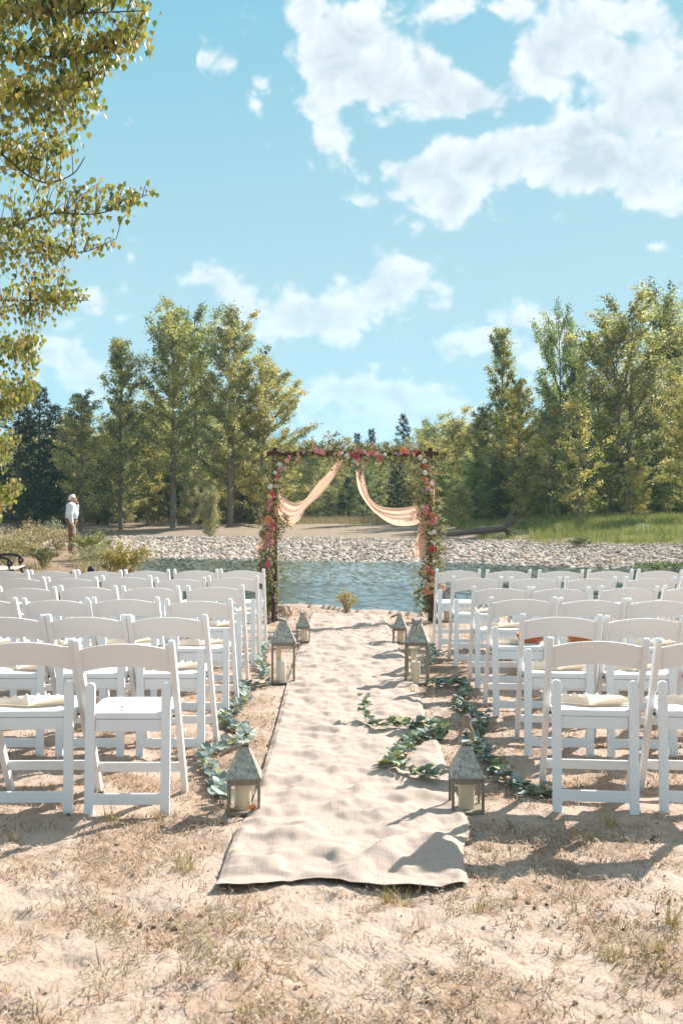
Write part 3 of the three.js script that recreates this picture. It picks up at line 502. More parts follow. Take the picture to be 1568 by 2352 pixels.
const flowerSpots = `245 297 W 16,250 325 P 14,210 356 W 14,222 378 K 15,213 405 C 12,175 452 W 13,212 452 B 13,190 507 H 17,173 524 Y 12,197 530 P 12,170 562 P 13,160 580 P 12,178 582 P 13,163 618 P 11,162 690 O 20,195 700 C 12,160 730 P 13,195 735 K 14,198 758 P 14,155 812 P 15,190 850 P 17,165 875 P 12,190 888 P 10,165 795 O 12,
158 1010 K 14,156 1032 H 16,170 975 C 11,205 1250 L 12,318 245 P 15,293 270 C 12,375 223 P 13,415 208 L 12,497 170 P 11,508 197 P 14,536 202 P 14,560 215 C 12,608 178 B 11,640 222 C 10,672 218 C 13,690 214 W 12,
728 235 W 15,752 225 H 16,770 232 H 18,782 215 O 15,800 245 K 14,825 205 K 15,850 205 B 15,772 275 W 16,810 258 P 12,735 215 P 13,880 222 P 12,918 220 P 15,900 208 O 13,942 215 B 12,963 248 K 15,965 228 C 11,1000 225 W 11,1085 222 L 16,1112 215 P 12,1130 195 O 17,1162 205 P 14,1185 190 B 12,1218 202 H 12,1200 222 C 12,1250 245 B 15,
1283 275 W 16,1292 312 O 17,1283 355 W 14,1264 395 O 11,1293 405 P 15,1298 425 C 14,1310 440 O 15,1303 467 B 13,1272 487 L 16,1330 430 W 11,1320 480 B 11,1265 600 B 11,1296 610 P 19,1308 648 H 18,1345 665 O 14,1348 688 P 16,1350 710 P 16,1308 715 O 14,1335 650 C 12,1322 790 B 13,1350 780 W 12,1330 850 B 10,1352 860 W 15,
1335 905 H 18,1300 1040 C 15,1275 1070 C 15,1330 1065 H 14,1320 1040 K 11,1290 1140 B 13,1335 1120 C 16,1310 1160 B 14,1275 1200 C 15,1300 1185 C 15,1340 1160 Y 13,1320 1215 C 15,1290 1220 O 14,1345 1210 P 13,1410 1175 B 17,1390 1160 C 12`.split(/,\s*/).map((s) => s.trim().split(' '));
const garlandPath = [[185, 1345], [178, 1280], [160, 1200], [155, 1120], [148, 1040], [150, 960], [170, 880], [180, 800], [185, 720], [180, 640], [178, 560], [195, 470], [215, 390], [240, 310], [285, 258], [345, 228], [430, 212], [530, 195], [630, 214], [720, 228], [790, 235], [890, 214], [990, 222], [1090, 222], [1190, 214], [1250, 250], [1278, 310], [1290, 420], [1290, 520], [1296, 610], [1322, 690], [1330, 780], [1338, 860], [1330, 960], [1312, 1060], [1308, 1140], [1310, 1220], [1325, 1300], [1325, 1360]];
(function buildFlowers() {
  const r = mulberry(21), root = thing('flower_garland', 'pink, red and white flower garland winding round the wedding arch', 'garland', V(0, 0, 0));
  for (const [x, y, tone, size] of flowerSpots) {
    const m = part('flower', bloomShape[Math.floor(r() * 4)], bloomTone[tone], root), s = size / 1.96 / 3646 * AD * 1.38 * (.75 + .5 * r());
    m.position.copy(zoom3(+x, +y, AD - .15 - .05 * r())); m.scale.setScalar(s); m.rotation.set(1.25 + (r() - .5) * .9, 0, (r() - .5) * 1.0); m.rotation.order = 'XYZ';
  }
  const line = new THREE.CatmullRomCurve3(garlandPath.map(([x, y]) => zoom3(x, y, AD - .05)));
  part('vine', tube(line.getSpacedPoints(150).map((p, i) => p.add(V(.012 * Math.sin(i * 1.3), .012 * Math.cos(i * 1.1), .015 * Math.sin(i * .9)))), .009, 400, 5), std({ color: rgb(.13, .09, .05), roughness: 1 }), root);
  // small leaves: short sprigs along the vine, bushier in places, plus long airy shoots
  const leafAt = [], tones = [[.16, .19, .06], [.22, .24, .08], [.10, .13, .05], [.30, .28, .11], [.24, .15, .08], [.36, .37, .16], [.46, .40, .22], [.15, .09, .05]].map((c) => rgb(...c));
  const bushy = [[.02, .7], [.06, .9], [.15, 1.1], [.22, 1.2], [.30, 1.1], [.36, .9], [.45, 1.25], [.50, 1], [.54, 1.3], [.62, .9], [.72, 1], [.80, 1.2], [.86, 1.0], [.93, 1.25], [.97, 1], [1, .8]];
  const leafShape = sheet(2, 3, (u, v) => { const a = 2 * u - 1, s = Math.sin(Math.PI * v ** .85); return V(a * .26 * s, .14 * a * a * s + .15 * Math.sin(v * 2), -v); });
  const sprig = (p, dir, len, n, size, dark) => { const side = V(dir.y, -dir.x, .3).normalize(); for (let i = 0; i < n; i++) { const t = (i + r()) / n, q = p.clone().addScaledVector(dir, len * t).add(V(0, -.25 * len * t * t, 0)), w = dir.clone().addScaledVector(side, (i % 2 ? 1 : -1) * (.6 + r())).add(V((r() - .5) * .8, (r() - .5) * .8, (r() - .5) * .8)).normalize(); leafAt.push([q, new THREE.Quaternion().setFromUnitVectors(V(0, 0, -1), w).multiply(new THREE.Quaternion().setFromAxisAngle(V(0, 0, 1), r() * 6)), size * (.6 + .8 * r()), tones[dark != null ? dark : Math.floor(r() ** .9 * 8)]]); } };
  for (let i = 0; i < 1500; i++) { const t = r(), p = line.getPointAt(t), b = poly(bushy, t), out = V(r() - .5, r() - .5, (r() - .35) * .8).normalize(); sprig(p.addScaledVector(out, .075 * r() * b), out, (.06 + .11 * r()) * b, 6, .036); }
  const shoots = [[540, 150, 60, -90], [600, 130, 45, -70], [650, 150, 70, -60], [700, 160, 50, -40], [470, 180, -50, -50], [330, 215, -40, -35], [1345, 370, 90, -30], [1370, 360, 80, -10], [1350, 470, 40, -5], [1350, 530, 50, 25], [1365, 620, 30, -25], [1370, 740, 60, -20], [1390, 750, 40, 20], [1260, 660, -10, 20], [260, 680, 45, 25], [255, 660, 55, 20], [245, 700, 60, 20], [235, 720, 40, 30], [250, 460, 40, -10], [280, 400, 40, 30], [300, 330, 50, 40], [1360, 920, 70, -30], [1370, 960, 50, 40], [1370, 1000, 50, 70], [1260, 1240, -40, 20], [1255, 1260, -50, 60], [1240, 1200, -30, 10], [150, 980, -40, 30], [120, 1010, -30, 30], [200, 1180, 10, 50], [140, 480, -30, 20], [130, 450, -35, 40], [1230, 260, -60, 30], [1100, 240, -20, 40], [980, 240, 0, 40], [880, 180, 20, -40], [1000, 180, 10, -40], [840, 170, -30, -35], [760, 290, -40, 40], [830, 320, -10, 60], [1260, 430, -40, -5], [1250, 520, -30, 40]];
  for (const [x, y, dx, dy] of shoots) for (let k = 0; k < 3; k++) { const p = zoom3(x + (r() - .5) * 20, y + (r() - .5) * 20, AD - .08 - .06 * r()), e = zoom3(x + dx * (.7 + .6 * r()), y + dy * (.7 + .6 * r()), AD - .1 - .1 * r()), dir = e.clone().sub(p), len = dir.length(); sprig(p, dir.normalize(), len * 1.1, 11, .030, r() < .6 ? 3 + Math.floor(r() * 4) : null); }
  instanced('foliage', leafShape, phys({ color: rgb(1, 1, 1), roughness: .9, transmission: .25, thickness: 0, side: THREE.DoubleSide }), leafAt, root);
  const big = sheet(4, 5, (u, v) => { const a = 2 * u - 1, s = Math.sin(Math.PI * v ** .9) ** .7; return V(a * .5 * s, .2 * a * a * s, -v); });
  for (const [x, y, k, tone, a] of [[440, 240, 30, 0, 1.9], [470, 255, 34, 1, 1.6], [500, 255, 32, 0, 1.3], [455, 258, 28, 1, 1.7], [790, 300, 30, 1, 1.4], [810, 295, 28, 0, 1.2], [1250, 470, 34, 2, .8], [1245, 490, 30, 0, 2.6], [1265, 560, 34, 3, 1.9], [1270, 540, 30, 2, 1.2], [180, 1240, 30, 2, 1.7], [200, 1225, 32, 2, 1.4], [195, 1290, 36, 2, 1.6], [165, 1260, 30, 3, 2], [205, 1310, 30, 0, 1.3], [160, 1180, 26, 3, 1.8], [1300, 1300, 28, 2, 1.4], [1335, 1290, 26, 3, 1.8]]) {
    const m = part('broad_leaf', big, greenTone[tone], root); m.position.copy(zoom3(x, y, AD - .12)); m.scale.setScalar(k * 1.3 / 1.96 / 3646 * AD); m.rotation.set(0, 0, 0); m.quaternion.setFromUnitVectors(V(0, 0, -1), V(Math.cos(a) * .9, -Math.sin(a) * .9, .35).normalize());
  }
})();
// red bloom fallen on the sand, stones at the foot of the left post
(function () {
  const p = onGround(936, 1421), m = solo('fallen_flower', bloomShape[2].clone().scale(.035, .03, .035), bloomTone.O, 'coral flower fallen on the sand near the right arch foot', 'flower'); m.position.set(p.x, ground(p.x, p.z) + .004, p.z);
})();
function stoneShape(seed, detail = 2, rough = .22) {
  const r = mulberry(seed), g = new THREE.IcosahedronGeometry(1, detail), p = g.attributes.position, a = r() * 100;
  for (let i = 0; i < p.count; i++) { const v = V().fromBufferAttribute(p, i), k = 1 + rough * n3(v.x * 1.1 + a, v.y * 1.1, v.z * 1.1) + rough * .4 * n3(v.x * 2.7 + a, v.y * 2.7, v.z * 2.7); p.setXYZ(i, v.x * k, v.y * k, v.z * k); }
  g.computeVertexNormals(); const n = p.count, c = new Float32Array(n * 3); for (let i = 0; i < n; i++) { const s = 1 + .25 * n3(p.getX(i) * 3 + a, p.getY(i) * 3, p.getZ(i) * 3); c.set([s, s, s], i * 3); } g.setAttribute('color', new THREE.BufferAttribute(c, 3)); return g;
}
for (const [x, y, sx, sy, sz, seed, label] of [[1035, 2252, .13, .10, .10, 5, 'large pale boulder at the foot of the left arch post'], [1011, 2258, .045, .05, .05, 6, 'fist sized brown stone beside the large boulder'], [1026, 2270, .05, .028, .04, 7, 'flat small stone in front of the large boulder']]) {
  const p = onGround(x * .6272, (y + sy * 80) * .6272), m = solo('boulder', stoneShape(seed).scale(sx, sy, sz), phys({ color: rgb(.46, .33, .24), vertexColors: true, roughness: .95 }), label, 'stone'); m.position.set(p.x, ground(p.x, p.z) + sy * .7, p.z);
}

// ---------------------------------------------------------------- trees
function leafMass(spots, size, colours, r, aspect = .62) {                     // many folded leaf faces in one mesh; spots: [Vector3, size factor, tone 0..1]
  const n = spots.length, pos = new Float32Array(n * 12), nor = new Float32Array(n * 12), col = new Float32Array(n * 12), idx = new Uint32Array(n * 6), A = V(), B = V(), N = V();
  spots.forEach(([p, k, tone], i) => {
    A.set(r() - .5, r() - .62, r() - .5).normalize(); B.set(r() - .5, r() - .5, r() - .5).cross(A).normalize(); N.crossVectors(A, B);
    const s = size * k, w = s * aspect, c = mix3(colours[0], colours[1], clamp(tone + .5 * (r() - .5))), j = .8 + .4 * r();
    const q = [[0, 0], [.5, w * .5], [1, 0], [.5, -w * .5]];
    q.forEach(([a, b], m) => { const o = i * 12 + m * 3, f = m % 2 ? .12 * s : 0; pos[o] = p.x + A.x * a * s + B.x * b + N.x * f; pos[o + 1] = p.y + A.y * a * s + B.y * b + N.y * f; pos[o + 2] = p.z + A.z * a * s + B.z * b + N.z * f; nor[o] = N.x; nor[o + 1] = N.y; nor[o + 2] = N.z; col[o] = c[0] * j; col[o + 1] = c[1] * j; col[o + 2] = c[2] * j; });
    idx.set([i * 4, i * 4 + 2, i * 4 + 1, i * 4, i * 4 + 3, i * 4 + 2], i * 6);
  });
  const g = new THREE.BufferGeometry(); g.setAttribute('position', new THREE.BufferAttribute(pos, 3)); g.setAttribute('normal', new THREE.BufferAttribute(nor, 3)); g.setAttribute('color', new THREE.BufferAttribute(col, 3)); g.setIndex(new THREE.BufferAttribute(idx, 1)); return g;
}
const GREEN = [[.09, .128, .036], [.64, .60, .17]];  // leaf colours, range widened to paint shade and sunlit highlights between clumps
function growTree(o) {                                                          // unit of the shape is the metre; returns the two geometries of a tree of height o.h
  const r = mulberry(o.seed), h = o.h, wood = [], leaves = [], lean = o.lean ?? 0, trunk = [];
  const stems = o.stems ?? 1;
  for (let s = 0; s < stems; s++) {
    const a = s * 2.4 + r(), spreadAt = stems > 1 ? .5 : 0, P = [], R = [], hh = h * (s ? .72 + .22 * r() : .97), fork = s ? .12 + .2 * r() : 0;
    for (let i = 0; i <= 6; i++) { const t = i / 6; P.push(V(lean * h * t * t + Math.cos(a) * spreadAt * h * .22 * t ** 1.3 * (s ? 1 : .25) + .012 * h * (r() - .5) * t, hh * t, Math.sin(a) * spreadAt * h * .20 * t ** 1.3 * (s ? 1 : .25) + .012 * h * (r() - .5) * t)); R.push(h * (o.girth ?? .013) * (s ? .7 : 1) * (1 - .9 * t) + .012); }
    wood.push(taperTube(P, R, 14, 7)); trunk.push({ c: new THREE.CatmullRomCurve3(P), hh });
  }
  const limbs = o.limbs ?? 30;
  for (let i = 0; i < limbs; i++) {
    const st = trunk[i % stems], t = mix(o.base ?? .2, .98, (i + r()) / limbs), p = st.c.getPoint(t), az = i * 2.399 + r() * .9, f = (t - (o.base ?? .2)) / (1 - (o.base ?? .2));
    const len = h * (o.spread ?? .2) * o.profile(f) * (.50 + .45 * r() + .55 * Math.max(0, n3(Math.cos(az) * .9, t * 3.2 + o.seed * 7, Math.sin(az) * .9)) + .35 * (r() < .12)) + .25, up = mix(o.up?.[0] ?? .35, o.up?.[1] ?? 1.1, f) + (r() - .5) * .3;
    const dir = V(Math.cos(az) * Math.cos(up), Math.sin(up), Math.sin(az) * Math.cos(up)), P = [p];
    for (let k = 1; k <= 3; k++) P.push(p.clone().addScaledVector(dir, len * k / 3).add(V((r() - .5) * .12 * len, (o.curl ?? .16) * len * (k / 3) ** 2, (r() - .5) * .12 * len)));
    const r0 = .03 + len * .011; wood.push(taperTube(P, [r0, r0 * .7, r0 * .4, .008], 6, 4));
    const c = new THREE.CatmullRomCurve3(P), twigs = Math.max(2, Math.round(len * (o.twigs ?? 2.1)));
    for (let k = 0; k < twigs; k++) {
      const u = .25 + .75 * (k + r()) / twigs, q = c.getPoint(u), d2 = dir.clone().add(V((r() - .5) * 1.7, (r() - .25) * 1.1, (r() - .5) * 1.7)).normalize(), l2 = (.35 + .5 * r()) * Math.min(1.5, .25 * len + .35), e = q.clone().addScaledVector(d2, l2);
      if (o.showTwigs) wood.push(taperTube([q, q.clone().lerp(e, .5).add(V(0, .03, 0)), e], [.014, .010, .005], 3, 3));
      const clump = r(), n = Math.round((o.dense ?? 22) * (.7 + 1.0 * r())), rad = (o.clump ?? .42) * (.55 + .75 * r());
      for (let m = 0; m < n; m++) { const w = r(), b = q.clone().lerp(e, w), g = () => (r() + r() + r() - 1.5) * rad * 1.15; leaves.push([b.add(V(g(), g() * .62, g())), .7 + .6 * r(), clump * .85 + .15 * r()]); }
    }
  }
  return { wood: join(wood), crown: leafMass(leaves, o.leaf ?? .20, o.colours ?? GREEN, r, o.aspect ?? .72), h };
}
function growConifer(o) {
  const r = mulberry(o.seed), h = o.h, wood = [taperTube([V(0, 0, 0), V(.05, h * .5, 0), V(0, h, .04)], [h * .014, h * .009, .02], 8, 6)], spots = [];
  for (let i = 0; i < o.limbs; i++) {
    const t = mix(.12, .985, (i + r()) / o.limbs), az = i * 2.399 + r(), len = h * o.spread * (1 - t) ** .75 * (.7 + .5 * r()) + .2, y = h * t, dir = V(Math.cos(az), -.12 + .35 * t, Math.sin(az));
    wood.push(taperTube([V(0, y, 0), V(0, y, 0).addScaledVector(dir, len * .6), V(0, y + .06 * len, 0).addScaledVector(dir, len)], [.035, .02, .006], 3, 3));
    const n = Math.round(len * 34) + 16; for (let k = 0; k < n; k++) { const u = .15 + .85 * Math.sqrt(r()), w = .30 * len * (1.1 - u) + .10; spots.push([V(0, y, 0).addScaledVector(dir, len * u).add(V((r() - .5) * 2 * w, (r() - .6) * .35, (r() - .5) * 2 * w)), .7 + .6 * r(), r()]); }
  }
  return { wood: join(wood), crown: leafMass(spots, .30, [[.018, .034, .018], [.050, .072, .030]], r, .35), h };
}
const rounded = (f) => Math.sin(Math.PI * clamp(.16 + .78 * f)) ** .8, spire = (f) => .30 + .75 * (1 - f) ** .9 * smooth(-.1, .25, f), broad = (f) => Math.sin(Math.PI * clamp(.12 + .82 * f ** 1.15)) ** .6;
const kinds = {
  tallA: growTree({ seed: 1, h: 20, spread: .19, limbs: 54, base: .20, profile: rounded, dense: 49, up: [.30, 1.15] }),
  tallB: growTree({ seed: 2, h: 20, spread: .20, limbs: 56, base: .16, profile: rounded, dense: 49, stems: 2, up: [.3, 1.2] }),
  tallC: growTree({ seed: 3, h: 18, spread: .26, limbs: 60, base: .08, profile: broad, dense: 49, lean: .05, up: [.15, 1.0] }),
  pointed: growTree({ seed: 4, h: 17, spread: .19, limbs: 64, base: .07, profile: spire, dense: 46, up: [.35, 1.2], clump: .34 }),
  slender: growTree({ seed: 5, h: 14, spread: .18, limbs: 48, base: .08, profile: rounded, dense: 49, up: [.3, 1.1], clump: .34 }),
  broadA: growTree({ seed: 6, h: 18, spread: .30, limbs: 66, base: .16, profile: broad, dense: 49, stems: 3, up: [.2, 1.1], girth: .016, showTwigs: true }),
  broadB: growTree({ seed: 7, h: 18, spread: .29, limbs: 66, base: .10, profile: broad, dense: 49, stems: 2, up: [.2, 1.15] }),
  young: growTree({ seed: 8, h: 10, spread: .30, limbs: 46, base: .03, profile: broad, dense: 54, up: [.15, 1.1], leaf: .165, clump: .38 }),
  sapling: growTree({ seed: 9, h: 8, spread: .22, limbs: 30, base: .06, profile: rounded, dense: 35, up: [.3, 1.1], leaf: .15, clump: .30, girth: .010 }),
  firA: growConifer({ seed: 10, h: 16, limbs: 90, spread: .20 }), firB: growConifer({ seed: 11, h: 14, limbs: 80, spread: .17 }),
  willow: growTree({ seed: 12, h: 5, spread: .30, limbs: 64, base: .02, profile: broad, dense: 46, stems: 5, up: [.35, 1.2], leaf: .15, clump: .30, aspect: .45, girth: .008, colours: [[.24, .26, .09], [.52, .47, .19]] }),
};
for (const k of Object.values(kinds)) { k.crown.computeBoundingBox(); k.top = k.crown.boundingBox.max.y - .15; }
function tree(name, kind, px, topPy, d, tint, label, category = 'tree', turn = null, wide = 1, group = 'trees across the river') {
  const k = kinds[kind], x = (px - 784) / FOCAL * d, y = lie(x, -d) - .05, s = (EYE - (topPy - 1176) / FOCAL * d - y) / (k.top ?? k.h), t = turn ?? (px * 1.7 + d) % 6.28;
  const root = thing(name, label, category, V(x, y, -d), t, group); root.scale.set(s * wide, s, s * wide);
  part('trunk', k.wood, tint === 'needle' || kind.startsWith('fir') ? M.bark : M.paleBark, root); part('crown', k.crown, M[tint], root); return root;
}
const C = 'cottonwood_tree', P = 'pine_tree';
tree(P, 'firA', 92, 880, 66, 'needle', 'dark pine at far left, behind the near overhanging branches', 'tree', null, 1.25);
tree(P, 'firB', 45, 905, 60, 'needle', 'dark pine at the left edge, left of its taller twin', 'tree', null, 1.5);
tree(P, 'firB', 128, 930, 72, 'needle', 'shorter dark pine rising just left of the man', 'tree', null, 1.3);
tree(C, 'slender', 188, 893, 62, 'leafOlive', 'olive slender cottonwood rising directly above the man', 'tree', null, 1.3);
tree(C, 'pointed', 278, 778, 64, 'leaf', 'pointed dark green cottonwood right of the man', 'tree', null, 1.05);
tree(C, 'slender', 340, 930, 68, 'leafGold', 'small golden cottonwood between the pointed one and the tall pair', 'tree', 2, 1.3);
tree(C, 'tallA', 398, 698, 65, 'leaf', 'tall cottonwood with bare trunk, left one of the tall pair', 'tree', null, 1.15);
tree(C, 'tallB', 452, 700, 72, 'leafCoolShaded', 'tall dark cottonwood standing between the tall pair');
tree(C, 'tallB', 528, 702, 66, 'leafOlive', 'tall olive cottonwood, right one of the tall pair', 'tree', 1.1, 1.15);
tree(C, 'tallC', 598, 815, 68, 'leafGold', 'broad golden cottonwood leaning right, left of the arch', 'tree', 0, 1.12);
tree(C, 'young', 640, 985, 76, 'leafGold', 'low golden tree just left of the arch post', 'tree', null, 1.1);
tree(C, 'young', 250, 1010, 70, 'leafCoolShaded', 'low dark tree filling in below the pointed cottonwood', 'tree', 3, 1.2);
tree(C, 'young', 150, 1040, 72, 'leafCoolShaded', 'low dark tree behind the man', 'tree', 4, 1.3);
tree(C, 'sapling', 440, 1040, 62, 'leafOlive', 'thin sapling under the tall cottonwood pair', 'tree', 2);
tree(C, 'young', 700, 1012, 112, 'leafGold', 'golden tree inside the arch, at its left');
tree(C, 'young', 755, 1030, 118, 'leafOlive', 'olive tree inside the arch, above the left swag');
tree(C, 'young', 855, 1018, 116, 'leafGold', 'golden tree inside the arch, right of its middle', 'tree', 5);
tree(C, 'young', 915, 1005, 108, 'leafOlive', 'olive tree inside the arch, above the right swag', 'tree', 3);
tree(P, 'firB', 800, 1095, 96, 'needle', 'small dark round pine low inside the arch', 'tree', null, 2.0);
tree(P, 'firA', 926, 950, 150, 'needle', 'tall dark pine above the right half of the arch');
tree(P, 'firB', 820, 995, 150, 'needle', 'small pine above the middle of the arch');
tree(P, 'firB', 853, 985, 160, 'needle', 'thin pine right of the middle of the arch');
tree(P, 'firB', 978, 965, 150, 'needle', 'thin pine peeking over the golden trees right of the arch');
tree(C, 'young', 985, 985, 90, 'leafOlive', 'olive bushy tree behind the right arch post');
tree(C, 'young', 1055, 935, 80, 'leafGold', 'golden bushy tree right of the arch', 'tree', 2, 1.15);
tree(C, 'pointed', 1152, 752, 74, 'leaf', 'pointed cottonwood with a thin top right of the arch', 'tree', 2, .88);
tree(C, 'slender', 1190, 860, 70, 'leafGold', 'golden slender tree beside the pointed right cottonwood', 'tree', 1, 1.15);
tree(C, 'slender', 1110, 925, 72, 'leafOlive', 'olive tree left of the pointed right cottonwood', 'tree', 4, 1.2);
tree(C, 'broadB', 1292, 690, 70, 'leafCoolShaded', 'tall dark leaved cottonwood, left of the big right trees', 'tree', 3, .78);
tree(C, 'slender', 1265, 905, 62, 'leafOlive', 'olive tree in front of the dark leaved cottonwood', 'tree', 5, 1.15);
tree(C, 'sapling', 1330, 912, 56, 'leafGold', 'pale trunked golden sapling at the right bank edge', 'tree', 2, .95);
tree(C, 'broadA', 1440, 655, 66, 'leafOlive', 'huge spreading cottonwood with forked trunk on the right', 'tree', .6, 1.2);
tree(C, 'broadB', 1535, 640, 76, 'leaf', 'tallest cottonwood at the right edge, behind the huge one', 'tree', 2.2, 1.05);
tree(C, 'broadB', 1590, 830, 58, 'leafGold', 'golden cottonwood cut by the right edge of the picture', 'tree', 4, .9);
tree(C, 'young', 1400, 1000, 72, 'leafOlive', 'low olive tree under the huge right cottonwood', 'tree', 1, 1.2);
tree(C, 'young', 1500, 985, 84, 'leafCoolShaded', 'low dark tree behind the huge right cottonwood trunk', 'tree', 3, 1.3);
tree(C, 'young', 1010, 1060, 66, 'leafCoolShaded', 'dark low tree right beside the right arch post', 'tree', 2.5, 1.15);
tree(C, 'young', 1090, 1040, 68, 'leafCoolShaded', 'dark low tree in the shade right of the arch', 'tree', 5.5, 1.25);
tree(C, 'young', 1150, 1000, 70, 'leafOlive', 'bushy olive tree below the pointed right cottonwood', 'tree', .7, 1.3);
tree(C, 'young', 1215, 1015, 64, 'leafGold', 'bushy golden tree between pointed and dark cottonwoods, low down', 'tree', 3.4, 1.25);
tree(C, 'young', 1300, 1020, 70, 'leafOlive', 'bushy olive tree behind the pale trunked sapling', 'tree', 4.9, 1.3);
tree(C, 'young', 1050, 1085, 58, 'leaf', 'low leafy tree nearest the water right of the arch', 'tree', 1.4, 1.2);
tree(C, 'young', 1460, 1050, 62, 'leafGold', 'low golden tree beside the huge right trunk', 'tree', 5.2, 1.0);
tree('willow_bush', 'willow', 481, 1103, 56, 'leaf', 'pale round willow bush on the gravel bar', 'bush', 1, .8, 'bushes');
tree('willow_bush', 'willow', 1110, 1205, 52, 'leafCoolShaded', 'low green willow bush on the right gravel bank', 'bush', 2, 1.6, 'bushes');
tree('willow_bush', 'willow', 1200, 1190, 56, 'leafCoolShaded', 'tangled grey green bush by the driftwood', 'bush', 4, 1.4, 'bushes');

// the wood behind: reads as one mass
(function farWood() {
  const r = mulberry(91), names = ['young', 'slender', 'tallC', 'firA', 'young', 'pointed'], root = thing('far_wood', 'dense wood of cottonwoods and pines filling the far bank', 'wood'); root.userData.kind = 'stuff';
  for (let i = 0; i < 150; i++) {
    const side = r(), px = side < .42 ? mix(-320, 640, r()) : side < .52 ? mix(640, 960, r()) : mix(960, 1900, r()), d = 88 + 60 * r(), x = (px - 784) / FOCAL * d, top = px > 640 && px < 960 ? mix(1030, 1060, r()) : px < 640 ? mix(940, 1040, r()) : px < 1260 ? mix(965, 1030, r()) : mix(900, 1000, r());
    const k = kinds[names[Math.floor(r() * 6)]], y = lie(x, -d), s = (EYE - (top - 1176) / FOCAL * d - y) / k.h;
    for (const [n, g, m] of [['trunk', k.wood, M.bark], ['crown', k.crown, k === kinds.firA ? M.needle : [M.leafGold, M.leaf, M.leafOlive][i % 3]]]) { const q = part(n, g, m, root); q.position.set(x, y, -d); q.scale.set(s * 1.25, s, s * 1.25); q.rotation.y = r() * 6; q.userData.kind = 'stuff'; }
  }
  for (let i = 0; i < 150; i++) {
    const px = mix(-150, 1720, r()), d = 71 + 30 * r(), x = (px - 784) / FOCAL * d; if (px > 630 && px < 980 && d < 94) continue;
    const k = kinds[i % 4 ? 'young' : 'willow'], y = lie(x, -d), s = (2.2 + 4.2 * r()) / k.h;
    for (const [n, g, m] of [['trunk', k.wood, M.bark], ['crown', k.crown, [M.leafOlive, M.leaf, M.leafCoolShaded, M.leafGold][i % 4]]]) { const q = part(n, g, m, root); q.position.set(x, y, -d); q.scale.set(s * 1.5, s, s * 1.5); q.rotation.y = r() * 6; q.userData.kind = 'stuff'; }
  }
})();

